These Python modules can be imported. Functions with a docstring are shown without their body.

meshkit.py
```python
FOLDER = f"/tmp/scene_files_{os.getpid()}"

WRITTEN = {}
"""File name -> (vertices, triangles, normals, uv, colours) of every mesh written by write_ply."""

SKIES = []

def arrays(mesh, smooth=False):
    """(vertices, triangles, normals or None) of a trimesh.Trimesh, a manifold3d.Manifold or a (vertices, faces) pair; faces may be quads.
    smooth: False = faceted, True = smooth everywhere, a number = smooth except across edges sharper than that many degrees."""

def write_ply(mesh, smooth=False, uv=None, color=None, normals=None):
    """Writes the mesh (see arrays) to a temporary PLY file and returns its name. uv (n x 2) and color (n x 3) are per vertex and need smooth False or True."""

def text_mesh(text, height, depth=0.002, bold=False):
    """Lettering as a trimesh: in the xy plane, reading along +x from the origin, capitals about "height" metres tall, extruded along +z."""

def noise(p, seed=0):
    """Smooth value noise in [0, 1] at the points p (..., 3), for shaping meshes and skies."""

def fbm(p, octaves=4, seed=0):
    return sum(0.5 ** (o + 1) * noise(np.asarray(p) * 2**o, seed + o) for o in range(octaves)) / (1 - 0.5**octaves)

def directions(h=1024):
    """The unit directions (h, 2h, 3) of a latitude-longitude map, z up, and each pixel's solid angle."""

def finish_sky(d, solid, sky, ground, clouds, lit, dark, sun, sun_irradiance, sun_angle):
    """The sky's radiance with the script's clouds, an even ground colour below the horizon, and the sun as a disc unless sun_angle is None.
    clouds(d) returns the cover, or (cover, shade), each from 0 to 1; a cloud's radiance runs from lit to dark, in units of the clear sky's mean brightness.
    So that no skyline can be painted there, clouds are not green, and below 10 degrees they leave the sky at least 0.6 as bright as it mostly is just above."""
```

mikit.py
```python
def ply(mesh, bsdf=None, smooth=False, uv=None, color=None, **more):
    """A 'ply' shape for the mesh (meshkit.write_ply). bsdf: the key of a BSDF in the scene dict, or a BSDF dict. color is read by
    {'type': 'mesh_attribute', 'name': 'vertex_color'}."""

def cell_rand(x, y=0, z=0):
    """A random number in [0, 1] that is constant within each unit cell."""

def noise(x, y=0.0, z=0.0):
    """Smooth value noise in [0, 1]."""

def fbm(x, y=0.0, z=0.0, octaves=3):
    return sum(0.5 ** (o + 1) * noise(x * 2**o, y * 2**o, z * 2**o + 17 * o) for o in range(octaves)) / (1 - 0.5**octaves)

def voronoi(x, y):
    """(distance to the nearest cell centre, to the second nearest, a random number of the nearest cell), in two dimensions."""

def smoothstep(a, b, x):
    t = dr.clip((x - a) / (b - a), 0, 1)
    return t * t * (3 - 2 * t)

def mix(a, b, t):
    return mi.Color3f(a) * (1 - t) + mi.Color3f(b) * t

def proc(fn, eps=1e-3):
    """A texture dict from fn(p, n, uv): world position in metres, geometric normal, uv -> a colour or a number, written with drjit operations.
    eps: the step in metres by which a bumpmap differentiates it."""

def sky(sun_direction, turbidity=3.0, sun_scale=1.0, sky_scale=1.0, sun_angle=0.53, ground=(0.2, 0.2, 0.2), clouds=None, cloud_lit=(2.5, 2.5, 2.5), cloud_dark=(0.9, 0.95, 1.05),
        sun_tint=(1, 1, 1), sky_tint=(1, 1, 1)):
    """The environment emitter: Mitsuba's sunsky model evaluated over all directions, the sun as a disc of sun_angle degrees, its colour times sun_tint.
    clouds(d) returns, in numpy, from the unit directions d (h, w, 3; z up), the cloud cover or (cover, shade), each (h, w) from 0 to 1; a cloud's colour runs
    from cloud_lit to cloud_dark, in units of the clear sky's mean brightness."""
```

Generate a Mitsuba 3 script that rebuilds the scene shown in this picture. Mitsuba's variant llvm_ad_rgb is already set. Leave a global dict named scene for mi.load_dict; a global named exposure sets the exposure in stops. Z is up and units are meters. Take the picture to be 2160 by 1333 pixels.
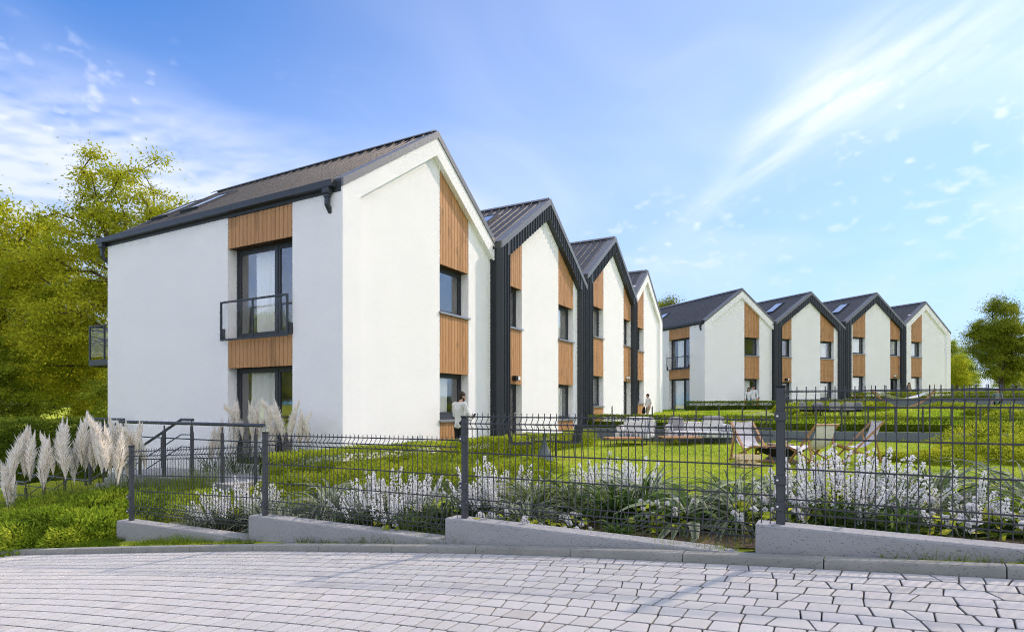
import math, random
import numpy as np, trimesh, mitsuba as mi, drjit as dr
import mikit, meshkit
from shapely.geometry import Polygon, box as sbox
from scipy.spatial import ConvexHull, cKDTree
import manifold3d as m3

T = mi.ScalarTransform4f
PI = math.pi
scene, labels = {}, {}

# ---------------------------------------------------------------- camera, light, exposure
EYE = 1.4
scene['camera'] = {'type': 'perspective', 'fov': 2 * math.degrees(math.atan(1080 / 1215)), 'fov_axis': 'x', 'near_clip': 0.1, 'far_clip': 6000.0,
                   'principal_point_offset_y': -(853 - 666.5) / 1333.0,
                   'to_world': T().look_at(origin=[0, 0, EYE], target=[0, 10, EYE], up=[0, 0, 1])}
SUN = np.array([1.833, 1.28, 1.9]); SUN = SUN / np.linalg.norm(SUN)


def clouds(d):
    """Cirrus streaks, a mackerel bank and small puffs, all noise on a cloud layer."""
    z = np.maximum(d[..., 2], 0.0)
    p = np.stack([d[..., 0] / (z + .12), d[..., 1] / (z + .12)], -1)
    a = np.arctan2(d[..., 0], d[..., 1]); e = np.arcsin(np.clip(d[..., 2], -1, 1))
    P = lambda sx, sy, ang, o=0: np.stack([(p[..., 0] * math.cos(ang) + p[..., 1] * math.sin(ang)) * sx, (-p[..., 0] * math.sin(ang) + p[..., 1] * math.cos(ang)) * sy, 0 * z + o], -1)
    warp = (meshkit.fbm(P(1.1, 1.1, .3, 5), 3, 3) - .5)
    q = P(.55, 1.6, .9, 2); q[..., 1] += 2.2 * warp; q[..., 0] += 1.2 * warp
    cir = meshkit.fbm(q, 5, 11)
    big = meshkit.fbm(P(.35, .35, .2, 9), 3, 21)
    veil = np.clip((cir - .46) * 2.6, 0, 1) ** 1.3 * np.clip((big - .36) * 3.4, 0, 1)
    streak = P(1.2, 7.0, .55, 3); streak[..., 1] += 3.5 * warp
    fine = meshkit.fbm(streak, 5, 31)
    g = lambda a0, e0, sa, se: np.exp(-((a - a0) / sa) ** 2 - ((e - e0) / se) ** 2)
    ang = lambda c, s: (a - c, e - s)
    # a mackerel bank to the north-west, thinning upwards
    bank = (np.exp(-((a + .72) / .40) ** 2)) * np.clip(1 - np.abs(e - .29) / .15, 0, 1)
    rip = meshkit.fbm(np.stack([a * 22 + e * 16 + 3 * warp, e * 95 - a * 20, 0 * a], -1), 4, 41)
    mack = np.clip(bank * 1.5, 0, 1) * np.clip((rip * .7 + fine * .5 - .30) * 2.4, 0, 1)
    # a long cirrus plume climbing to the right
    t, s = ang(.50, .43)
    along, across = t * math.cos(.42) + s * math.sin(.42), -t * math.sin(.42) + s * math.cos(.42)
    plume = np.exp(-(along / .22) ** 2) * np.exp(-((across + .05 * (warp * 2) + .9 * along ** 2) / (.030 + .06 * np.clip(along + .15, 0, 1))) ** 2)
    wisp = meshkit.fbm(np.stack([along * 9, across * 70 + 9 * along ** 2, 0 * a + 3], -1), 5, 33)
    plume = np.clip(plume * (.15 + 2.6 * np.clip(wisp - .22, 0, 1)), 0, 1)
    pn = meshkit.fbm(np.stack([a * 42 + 2 * warp, e * 84, 0 * a + 7], -1), 5, 51)
    zone = meshkit.fbm(np.stack([a * 3.2, e * 5, 0 * a + 2], -1), 2, 61)
    puffs = .6 * np.clip((pn - .62) * 5, 0, 1) * np.clip((zone - .49) * 7, 0, 1) * np.clip((e - .12) * 8, 0, 1) * np.clip((.52 - e) * 8, 0, 1)
    haze = 1.0 * np.exp(-np.maximum(e, 0) / .13) * (.62 + .6 * meshkit.fbm(np.stack([a * 4, e * 26, 0 * a], -1), 4, 71))
    blue = np.exp(-((a + .80) / .60) ** 2 - ((e - .60) / .24) ** 2)
    thin = .14 + .07 * np.clip((a + .6), 0, 1.2)                                      # a thin high veil, denser towards the sun
    cum = meshkit.fbm(np.stack([p[..., 0] * .8 + 1.5 * warp, p[..., 1] * .8, 0 * z + 4], -1), 5, 91)
    fill_clouds = np.clip((cum - .40) * 4.5, 0, 1) * .85 * np.clip((np.abs(a) - 1.0) * 1.4 + (e - .75) * 2.2, 0, 1)   # broken bright clouds added outside the view to lift the shaded walls
    c = 1 - (1 - .30 * veil * (1 - blue)) * (1 - .42 * mack) * (1 - .29 * plume) * (1 - .42 * puffs) * (1 - np.clip(haze, 0, .95)) * (1 - thin * (1 - blue)) * (1 - fill_clouds)
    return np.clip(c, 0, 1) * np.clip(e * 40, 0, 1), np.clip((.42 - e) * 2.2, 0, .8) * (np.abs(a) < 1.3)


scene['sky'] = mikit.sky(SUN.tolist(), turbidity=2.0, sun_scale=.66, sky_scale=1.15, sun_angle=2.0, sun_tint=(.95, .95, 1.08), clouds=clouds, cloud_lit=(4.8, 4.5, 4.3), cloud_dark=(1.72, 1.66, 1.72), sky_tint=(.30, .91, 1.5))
exposure = 1.9

# ---------------------------------------------------------------- materials
rgb = lambda *c: {'type': 'rgb', 'value': [float(x) for x in c]}
VC = {'type': 'mesh_attribute', 'name': 'vertex_color'}
two = lambda b: {'type': 'twosided', 'bsdf': b}
bump = lambda b, fn, s, eps=2e-3: {'type': 'bumpmap', 'tex': mikit.proc(fn, eps), 'scale': s, 'bsdf': b}


def pr(c, rough=.6, metal=0., spec=.4, **k):
    return {'type': 'principled', 'base_color': c if isinstance(c, dict) else rgb(*c), 'roughness': rough, 'metallic': metal, 'specular': spec, **k}


def f_plaster(p, n, uv):
    m = mikit.fbm(p.x * .9, p.y * .9, p.z * 1.3, 4)
    g = mikit.noise(p.x * 48, p.y * 48, p.z * 48)
    v = mikit.fbm(p.x * 2.3 + p.y * 2.3, p.z * .35, 3.0, 3)
    return mikit.mix((.855, .868, .885), (.885, .893, .903), mikit.smoothstep(.3, .7, m * .6 + v * .4)) * (.94 + .08 * g)


def f_plaster_b(p, n, uv):
    return mikit.fbm(p.x * 95, p.y * 95, p.z * 95, 2)


def f_dark_plaster(p, n, uv):
    g = mikit.noise(p.x * 70, p.y * 70, p.z * 70)
    return mikit.mix((.017, .021, .028), (.04, .046, .056), mikit.smoothstep(.45, .95, g))


def f_wood(p, n, uv):
    h = p.x * .83 + p.y * .56
    b = mikit.cell_rand(dr.floor(h * 14.0), 0, 3)
    g = mikit.fbm(h * 55 + 7 * b, p.z * 1.5 + 9 * b, (p.y - p.x) * 20, 4)
    k = mikit.smoothstep(.72, .86, mikit.noise(h * 9, p.z * 2.3, 1.0))
    c = mikit.mix((.35, .172, .068), (.58, .33, .155), g * .75 + b * .3)
    return c * (1 - .22 * k)


def f_wood2(p, n, uv):
    g = mikit.fbm(p.x * 30 + p.z * 26, p.y * 30 - p.z * 12, p.z * 7, 3)
    return mikit.mix((.30, .145, .06), (.50, .29, .145), g)


def f_concrete(p, n, uv):
    m = mikit.fbm(p.x * 3, p.y * 3, p.z * 3, 4)
    s = mikit.fbm(p.x * 1.1 - p.y * .4, p.z * .6, 5.0, 3)
    sp = mikit.smoothstep(.74, .84, mikit.noise(p.x * 110, p.y * 110, p.z * 110))
    c = mikit.mix((.262, .270, .278), (.355, .365, .375), m * .6 + s * .4)
    return c * (1 - .45 * sp)


def f_concrete_b(p, n, uv):
    return mikit.fbm(p.x * 70, p.y * 70, p.z * 70, 3) - .8 * mikit.smoothstep(.74, .84, mikit.noise(p.x * 110, p.y * 110, p.z * 110))


def f_kerb(p, n, uv):
    m = mikit.fbm(p.x * 2.4, p.y * 2.4, p.z * 5, 5)
    st = mikit.fbm(p.x * 7, p.y * 7, p.z * 2, 3)
    sp = mikit.smoothstep(.74, .82, mikit.noise(p.x * 80, p.y * 80, p.z * 80))
    return mikit.mix((.18, .19, .17), (.36, .36, .335), m * .65 + st * .35) * (1 - .35 * sp)


def f_soil(p, n, uv):
    m = mikit.fbm(p.x * 1.3, p.y * 1.3, 0, 3)
    g = mikit.noise(p.x * 24, p.y * 24, 1.0)
    l = mikit.fbm(p.x * .22, p.y * .22, 4.0, 3)
    return mikit.mix((.19, .24, .022), (.31, .345, .04), m * .45 + g * .3 + l * .3)


def f_mulch(p, n, uv):
    m = mikit.fbm(p.x * 6, p.y * 6, 0, 3)
    g = mikit.noise(p.x * 55, p.y * 55, 1.0)
    return mikit.mix((.045, .035, .022), (.17, .125, .08), m * .5 + g * .5)


def f_roadbase(p, n, uv):
    return mikit.mix((.022, .022, .024), (.05, .048, .045), mikit.noise(p.x * 90, p.y * 90, 0))


def f_metal_b(p, n, uv):
    return mikit.fbm(p.x * 2.2, p.y * 2.2, p.z * 2.2, 3)


def f_roof(p, n, uv):
    m = mikit.fbm(p.x * 1.1, p.y * 1.1, p.z * 1.1, 4)
    s = mikit.noise(p.x * 9, p.y * 9, p.z * 3)
    return mikit.mix((.056, .060, .066), (.080, .083, .088), m * .7 + s * .3)


def f_stripe(p, n, uv):
    b = mikit.cell_rand(dr.floor((p.x + p.y * .4) * 42), 2, 1)
    side = mikit.smoothstep(.5, .2, dr.abs(n.z))
    return mikit.mix((.64, .64, .64), (.14, .18, .26), mikit.smoothstep(.55, .65, b) * side)


def f_bark(p, n, uv):
    return mikit.mix((.045, .035, .026), (.15, .12, .09), mikit.fbm(p.x * 9, p.y * 9, p.z * 2.2, 4))


MATS = dict(
    plaster=two(pr(mikit.proc(f_plaster), .85, spec=.2)),
    dark_plaster=two(pr(mikit.proc(f_dark_plaster), .8, spec=.3)),
    wood=two(pr(mikit.proc(f_wood), .55, spec=.3)),
    chair_wood=two(pr(mikit.proc(f_wood2), .5, spec=.3)),
    concrete=two(bump(pr(mikit.proc(f_concrete), .85, spec=.25), f_concrete_b, .004)),
    kerb=two(bump(pr(mikit.proc(f_kerb), .85, spec=.25), f_concrete_b, .0025)),
    paver=two(bump(pr(VC, .78, spec=.3), f_concrete_b, .0016)),
    mulch=two(pr(mikit.proc(f_mulch), .95, spec=.1)),
    soil=two(pr(mikit.proc(f_soil), .95, spec=.1)),
    roadbase=two(pr(mikit.proc(f_roadbase), .95, spec=.1)),
    roof=two(pr(mikit.proc(f_roof), .5, metal=0., spec=.3)),
    anthracite=two(pr((.035, .042, .052), .45, spec=.45)),
    trim=two(pr((.17, .175, .18), .42, metal=.2, spec=.5)),
    fence_metal=two(pr((.045, .05, .06), .38, spec=.5)),
    black=two(pr((.012, .012, .014), .5)),
    sill=two(pr((.32, .33, .35), .35, metal=.4)),
    bolt=two(pr((.75, .75, .76), .25, metal=1.)),
    glass={'type': 'thindielectric', 'int_ior': 1.95},
    balcony_glass={'type': 'thindielectric', 'int_ior': 1.15},
    curtain=two(pr((.78, .80, .78), .9, spec=.1)),
    interior=two(pr((.30, .29, .28), .9, spec=.1)),
    lens=two(pr((.85, .85, .83), .3)),
    cushion=two(pr((.62, .62, .61), .9, spec=.1, sheen=.3)),
    stripe=two(pr(mikit.proc(f_stripe), .9, spec=.1)),
    grey_fabric=two(pr((.30, .30, .32), .9, spec=.1)),
    red_fabric=two(pr((.45, .04, .05), .9, spec=.1)),
    canvas=two(pr((.62, .61, .63), .9, spec=.1)),
    bark=two(pr(mikit.proc(f_bark), .9, spec=.1)),
    leaf={'type': 'principledthin', 'base_color': VC, 'roughness': .55, 'spec_trans': 0., 'diff_trans': 1.05, 'eta': 1.3},
    petal={'type': 'principledthin', 'base_color': VC, 'roughness': .7, 'spec_trans': 0., 'diff_trans': .7, 'eta': 1.3},
    plume={'type': 'principledthin', 'base_color': VC, 'roughness': .8, 'spec_trans': 0., 'diff_trans': .8, 'eta': 1.3},
    rock=two(bump(pr((.30, .30, .30), .85), f_concrete_b, .01)),
    skin=two(pr((.50, .30, .22), .55, spec=.3)),
    cloth_grey=two(pr((.55, .57, .58), .9, spec=.1)),
    cloth_white=two(pr((.72, .74, .76), .9, spec=.1)),
    cloth_black=two(pr((.02, .02, .024), .9, spec=.1)),
    cloth_denim=two(pr((.07, .12, .22), .9, spec=.1)),
    cloth_tan=two(pr((.38, .30, .22), .9, spec=.1)),
    cloth_green=two(pr((.20, .25, .22), .9, spec=.1)),
    hair=two(pr((.02, .014, .011), .6, spec=.3)),
    log=two(pr((.62, .50, .31), .8, spec=.1)),
)
scene.update(MATS)


# ---------------------------------------------------------------- helpers
def numbered(key):
    if key not in USED:
        USED[key] = 0
        return key
    USED[key] += 1
    k = f'{key}_{USED[key]:03d}'
    USED[k] = 0
    return k


USED = {}


def thing(name, label, cat, group=None, M=None):
    k = numbered(name)
    labels[k] = {'label': label, 'category': cat}
    if group: labels[k]['group'] = group
    PLACE[k] = M
    return k


PLACE = {}


def shape(mesh, mat, smooth=False, color=None):
    return mikit.ply(mesh, mat, smooth=smooth, color=color)


def obj(parent, name, mesh, mat=None, smooth=False, color=None, M=None, label=None, kind=None):
    """One entry; mesh may be a ready shape dict (shared) or a mesh. M: placement, else the thing's own."""
    k = numbered(f'{parent}__{name}' if parent else name)
    sh = dict(mesh) if isinstance(mesh, dict) else shape(mesh, mat, smooth, color)
    if M is None and parent: M = PLACE.get(parent.split('__')[0])
    if M is not None: sh['to_world'] = M
    scene[k] = sh
    if label or kind:
        labels[k] = {}
        if label: labels[k]['label'] = label
        if kind: labels[k]['kind'] = kind
    return k


def structure(name, mesh, mat, label=None, smooth=False, color=None):
    k = obj(None, name, mesh, mat, smooth, color)
    labels[k] = {'kind': 'structure'}
    if label: labels[k]['label'] = label
    return k


def at(x, y, z=0., rz=0., s=1.):
    return T().translate([x, y, z]).rotate([0, 0, 1], rz).scale([s] * 3 if np.isscalar(s) else s)


class MB:
    """collects vertices and triangles"""
    def __init__(self): self.v, self.f, self.c, self.n = [], [], [], 0

    def add(self, v, f, c=None):
        v = np.asarray(v, float); f = np.asarray(f, int)
        if f.shape[1] == 4: f = np.vstack([f[:, [0, 1, 2]], f[:, [0, 2, 3]]])
        self.v.append(v); self.f.append(f + self.n); self.n += len(v)
        if c is not None: self.c.append(np.broadcast_to(np.asarray(c, float), (len(v), 3)))
        return self

    def mesh(self, m, **k):
        return self.add(m.vertices, m.faces, **k)

    def box(self, x0, x1, y0, y1, z0, z1, b=0.):
        if b:
            xs = [(x0, x0 + b, x1 - b, x1), (y0, y0 + b, y1 - b, y1), (z0, z0 + b, z1 - b, z1)]
            pts = [[(xs[0][0], xs[0][3])[i], (xs[1][1], xs[1][2])[j], (xs[2][1], xs[2][2])[k]] for i in (0, 1) for j in (0, 1) for k in (0, 1)]
            pts += [[(xs[0][1], xs[0][2])[i], (xs[1][0], xs[1][3])[j], (xs[2][1], xs[2][2])[k]] for i in (0, 1) for j in (0, 1) for k in (0, 1)]
            pts += [[(xs[0][1], xs[0][2])[i], (xs[1][1], xs[1][2])[j], (xs[2][0], xs[2][3])[k]] for i in (0, 1) for j in (0, 1) for k in (0, 1)]
            return self.hull(pts)
        v = np.array([[x, y, z] for x in (x0, x1) for y in (y0, y1) for z in (z0, z1)])
        f = [[0, 1, 3, 2], [4, 6, 7, 5], [0, 4, 5, 1], [2, 3, 7, 6], [0, 2, 6, 4], [1, 5, 7, 3]]
        return self.add(v, f)

    def hull(self, pts):
        h = trimesh.convex.convex_hull(np.asarray(pts, float))
        return self.add(h.vertices, h.faces)

    def bar(self, a, b, w, h=None, up=(0, 0, 1)):
        """a square-section bar from a to b"""
        a, b = np.asarray(a, float), np.asarray(b, float); h = h or w
        d = (b - a) / np.linalg.norm(b - a)
        s = np.cross(d, up)
        if np.linalg.norm(s) < 1e-6: s = np.cross(d, (1, 0, 0))
        s /= np.linalg.norm(s); u = np.cross(s, d)
        v = [p + i * s * w / 2 + j * u * h / 2 for p in (a, b) for i in (-1, 1) for j in (-1, 1)]
        return self.add(v, [[0, 1, 3, 2], [4, 6, 7, 5], [0, 4, 5, 1], [2, 3, 7, 6], [0, 2, 6, 4], [1, 5, 7, 3]])

    def tube(self, pts, r, sides=8, caps=True):
        p = np.asarray(pts, float); r = np.broadcast_to(r, (len(p),))
        t = np.gradient(p, axis=0); t /= np.linalg.norm(t, axis=1, keepdims=True) + 1e-12
        a = np.cross(t, np.where(np.abs(t[:, 2:]) < .9, [0, 0, 1.], [1., 0, 0])); a /= np.linalg.norm(a, axis=1, keepdims=True) + 1e-12
        b = np.cross(t, a); g = np.arange(sides) * 2 * PI / sides
        v = (p[:, None] + r[:, None, None] * (np.cos(g)[None, :, None] * a[:, None] + np.sin(g)[None, :, None] * b[:, None])).reshape(-1, 3)
        i, j = np.meshgrid(np.arange(len(p) - 1), np.arange(sides), indexing='ij')
        q = np.stack([i * sides + j, i * sides + (j + 1) % sides, (i + 1) * sides + (j + 1) % sides, (i + 1) * sides + j], -1).reshape(-1, 4)
        f = np.vstack([q[:, [0, 2, 1]], q[:, [0, 3, 2]]])
        if caps:
            n = len(v); v = np.vstack([v, p[:1], p[-1:]]); k = np.arange(sides); e = (len(p) - 1) * sides
            f = np.vstack([f, np.stack([k, (k + 1) % sides, k * 0 + n], 1), np.stack([e + (k + 1) % sides, e + k, k * 0 + n + 1], 1)])
        return self.add(v, f)

    def get(self):
        return trimesh.Trimesh(np.vstack(self.v), np.vstack(self.f), process=False)

    def color(self): return np.vstack(self.c)


def prism_uz(poly, v0, v1):
    """polygon in (u, z) extruded along v from v0 to v1"""
    out = MB()
    for g in getattr(poly, 'geoms', [poly]):
        if g.is_empty or g.area < 1e-6: continue
        m = trimesh.creation.extrude_polygon(g, v1 - v0, engine='earcut')
        p = m.vertices
        out.add(np.stack([p[:, 0], v1 - p[:, 2], p[:, 1]], 1), m.faces)
    return out.get()


def prism_vz(poly, u0, u1):
    """polygon in (v, z) extruded along u from u0 to u1"""
    m = trimesh.creation.extrude_polygon(poly, u1 - u0, engine='earcut')
    p = m.vertices
    return trimesh.Trimesh(np.stack([u0 + p[:, 2], p[:, 0], p[:, 1]], 1), m.faces, process=False)


def prism_xy(poly, z0, z1):
    m = trimesh.creation.extrude_polygon(poly, z1 - z0, engine='earcut')
    m.apply_translation([0, 0, z0])
    return m


def lathe(profile, n=24):
    return trimesh.creation.revolve(np.asarray(profile, float), sections=n)


def sst(a, b, x):
    t = np.clip((x - a) / (b - a), 0, 1)
    return t * t * (3 - 2 * t)


# ---------------------------------------------------------------- terrain
KX = np.array([-60, -14, -10, -7.35, -3.06, 0, 1.9, 3.13, 6, 10.0])
KY = np.array([25., 10.1, 9.1, 8.3, 6.88, 5.48, 4.31, 3.52, 1.6, -1.1])
yk = lambda x: np.interp(x, KX, KY)                                  # front foot of the kerb
zr = lambda x, y: -.0836 + .0855 * (np.clip(x, -30, 14) + .49) - .0437 * (np.clip(y, -8, 30) - 5.99)       # the road's plane
WX, WY = np.array([2.6, 5.7, 15.6, 40]), np.array([23.5, 21.75, 18.6, 11.])
yw = lambda x: np.interp(x, WX, WY)
LOW = np.array([(-3.5, 12, 0), (0, 10, .0), (0, 15, 0), (3, 19, 0), (6, 21, 0), (6, 13, .02), (9, 13, .08), (12, 17, .2), (15, 15, .28), (14, 9, .3), (-5, 11, -.05), (-7, 11.5, -.10),
                (-7.5, 10, -.32), (-9, 9.5, -.62), (-9, 13, -.8), (-11, 14, -1.45), (-13, 16, -1.55), (-20, 20, -1.6), (-30, 30, -1.5), (-12, 11, -1.0), (-16, 11, -1.25), (-5, 20, 0),
                (-3, 30, .1), (30, 12, .5), (45, 15, .6), (-40, 60, -1.2), (-15, 40, -1.2), (-6, 16, 0), (-10, 17, -.4)])
UPP = np.array([(3, 24, .46), (6, 23, .46), (12, 21.5, .46), (17, 20, .46), (5, 30, .48), (12, 36, .92), (14, 36, 1.0), (17, 30, .62), (20, 38, 1.02), (25, 42, 1.0), (23, 34, 1.2), (28, 33, .62),
                (35, 33, .85), (33, 45, 1.4), (45, 45, 1.4), (60, 60, 1.6), (0, 45, .9), (12, 60, 1.0), (40, 25, .7), (13, 39, .95), (90, 90, 2.0), (40, 90, 1.5)])


def idw(x, y, P):
    d = (x[..., None] - P[:, 0]) ** 2 + (y[..., None] - P[:, 1]) ** 2 + .35
    w = d ** -1.5
    return (w * P[:, 2]).sum(-1) / w.sum(-1)


W2X, W2Y = np.array([24.6, 26.3, 31.0, 40., 60.]), np.array([43.2, 40.5, 38.6, 37.2, 36.])


def ground(x, y):
    x, y = np.asarray(x, float), np.asarray(y, float)
    d = (y - yk(x)) * .87
    low = (zr(x, y) + .047) * (1 - sst(.7, 3.6, d)) + idw(x, y, LOW) * sst(.7, 3.6, d)
    up = idw(x, y, UPP) + .5 * ((x > 24.6) & (y > np.interp(x, W2X, W2Y)))
    return np.where((x > 2.6) & (y > yw(x)), up, low)


gz = lambda x, y: float(ground(np.array([x]), np.array([y]))[0])

gx = np.concatenate([np.linspace(-60, -16, 50), np.arange(-15.8, 18, .2), np.linspace(18.3, 60, 120)])
gy = np.concatenate([np.arange(-2, 26, .2), np.linspace(26.3, 75, 130)])
X, Y = np.meshgrid(gx, gy, indexing='ij')
Z = ground(X, Y) + .02 * (meshkit.fbm(np.stack([X * .8, Y * .8, 0 * X], -1), 3, 4) - .5) * sst(1, 3, (Y - yk(X)))
ii, jj = np.meshgrid(np.arange(len(gx) - 1), np.arange(len(gy) - 1), indexing='ij')
idx = lambda i, j: i * len(gy) + j
Q = np.stack([idx(ii, jj), idx(ii + 1, jj), idx(ii + 1, jj + 1), idx(ii, jj + 1)], -1).reshape(-1, 4)
keep = ((Y - yk(X)) > .05).reshape(-1)[Q].all(1)
Vg = np.stack([X, Y, Z], -1).reshape(-1, 3)
# the road's side of the kerb: slide border vertices to the kerb's back
structure('lawn', (Vg, Q[keep]), 'soil', 'sunlit mown lawn and garden ground rising behind the fence', smooth=True)
R_ = 3000.0
mead = MB().add([[-R_, 74, -1.6], [-59, 74, -1.6], [59, 74, 1.2], [R_, 74, 1.5], [-R_, R_, -6], [R_, R_, -6], [-R_, -20, -1.8], [-59, -20, -1.8], [59, -20, .0], [R_, -20, 0], [-R_, -R_, -6], [R_, -R_, -6]],
                [[0, 1, 4, 4], [1, 2, 5, 4], [2, 3, 5, 5], [6, 7, 1, 0], [8, 9, 3, 2], [10, 7, 6, 6], [10, 11, 8, 7], [11, 9, 8, 8]])
structure('meadow', mead.get(), 'soil', 'grassland reaching to the horizon')


# ---------------------------------------------------------------- road, pavers, kerb
def kerb_frame():
    xs = np.linspace(-26, 9.5, 2400)
    # smooth the polyline of the kerb
    ys = np.convolve(np.pad(yk(xs), 90, mode='reflect', reflect_type='odd'), np.hanning(181) / np.hanning(181).sum(), 'valid')
    p = np.stack([xs, ys], 1); t = np.gradient(p, axis=0); t /= np.linalg.norm(t, axis=1, keepdims=True)
    s = np.concatenate([[0], np.cumsum(np.linalg.norm(np.diff(p, axis=0), axis=1))])
    return p, t, s


KP, KT, KS = kerb_frame()


def kpt(s, n):
    """road coordinates: s metres along the kerb's foot, n metres from it towards the road"""
    s, n = np.broadcast_arrays(np.asarray(s, float), np.asarray(n, float))
    x, y = np.interp(s, KS, KP[:, 0]), np.interp(s, KS, KP[:, 1])
    tx, ty = np.interp(s, KS, KT[:, 0]), np.interp(s, KS, KT[:, 1])
    return np.stack([x + ty * n, y - tx * n], -1)


rs, rn = np.linspace(0, KS[-1], 160), np.array([-.02, .5, 1, 2, 3, 4, 5, 6, 8, 10, 14])
Rp = kpt(rs[:, None], rn[None, :])
Rv = np.concatenate([Rp, (zr(Rp[..., 0], Rp[..., 1]) - .016)[..., None]], -1).reshape(-1, 3)
a_, b_ = np.meshgrid(np.arange(len(rs) - 1), np.arange(len(rn) - 1), indexing='ij')
m_ = len(rn)
road = structure('road', (Rv, np.stack([a_ * m_ + b_, a_ * m_ + b_ + 1, (a_ + 1) * m_ + b_ + 1, (a_ + 1) * m_ + b_], -1).reshape(-1, 4)), 'roadbase', 'road paved with pale grey concrete setts in curving rows')


def make_pavers():
    rnd = np.random.RandomState(5)
    ROW, out = .158, []
    for r in range(38):
        n0, s = .006 + r * ROW, 9.0 + rnd.rand() * .1
        cuts = []; s += .078 * (r % 2)
        while s < KS[-1] - .5:
            cuts.append((s, s + rnd.normal(0, .007 + 1.1 * float(sst(22, 26.5, s)) * .016)))
            s += .155 + rnd.normal(0, .016)
        for (a0, a1), (b0, b1) in zip(cuts[:-1], cuts[1:]):
            j = rnd.normal(0, 1, 4) * .001
            q = np.array([[a0 + .003 + j[0] * .6, n0 + .004], [b0 - .003 + j[1] * .6, n0 + .004], [b1 - .003 + j[2], n0 + ROW - .005], [a1 + .003 + j[3], n0 + ROW - .005]])
            out.append((q, rnd.rand(4)))
    return out


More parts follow.
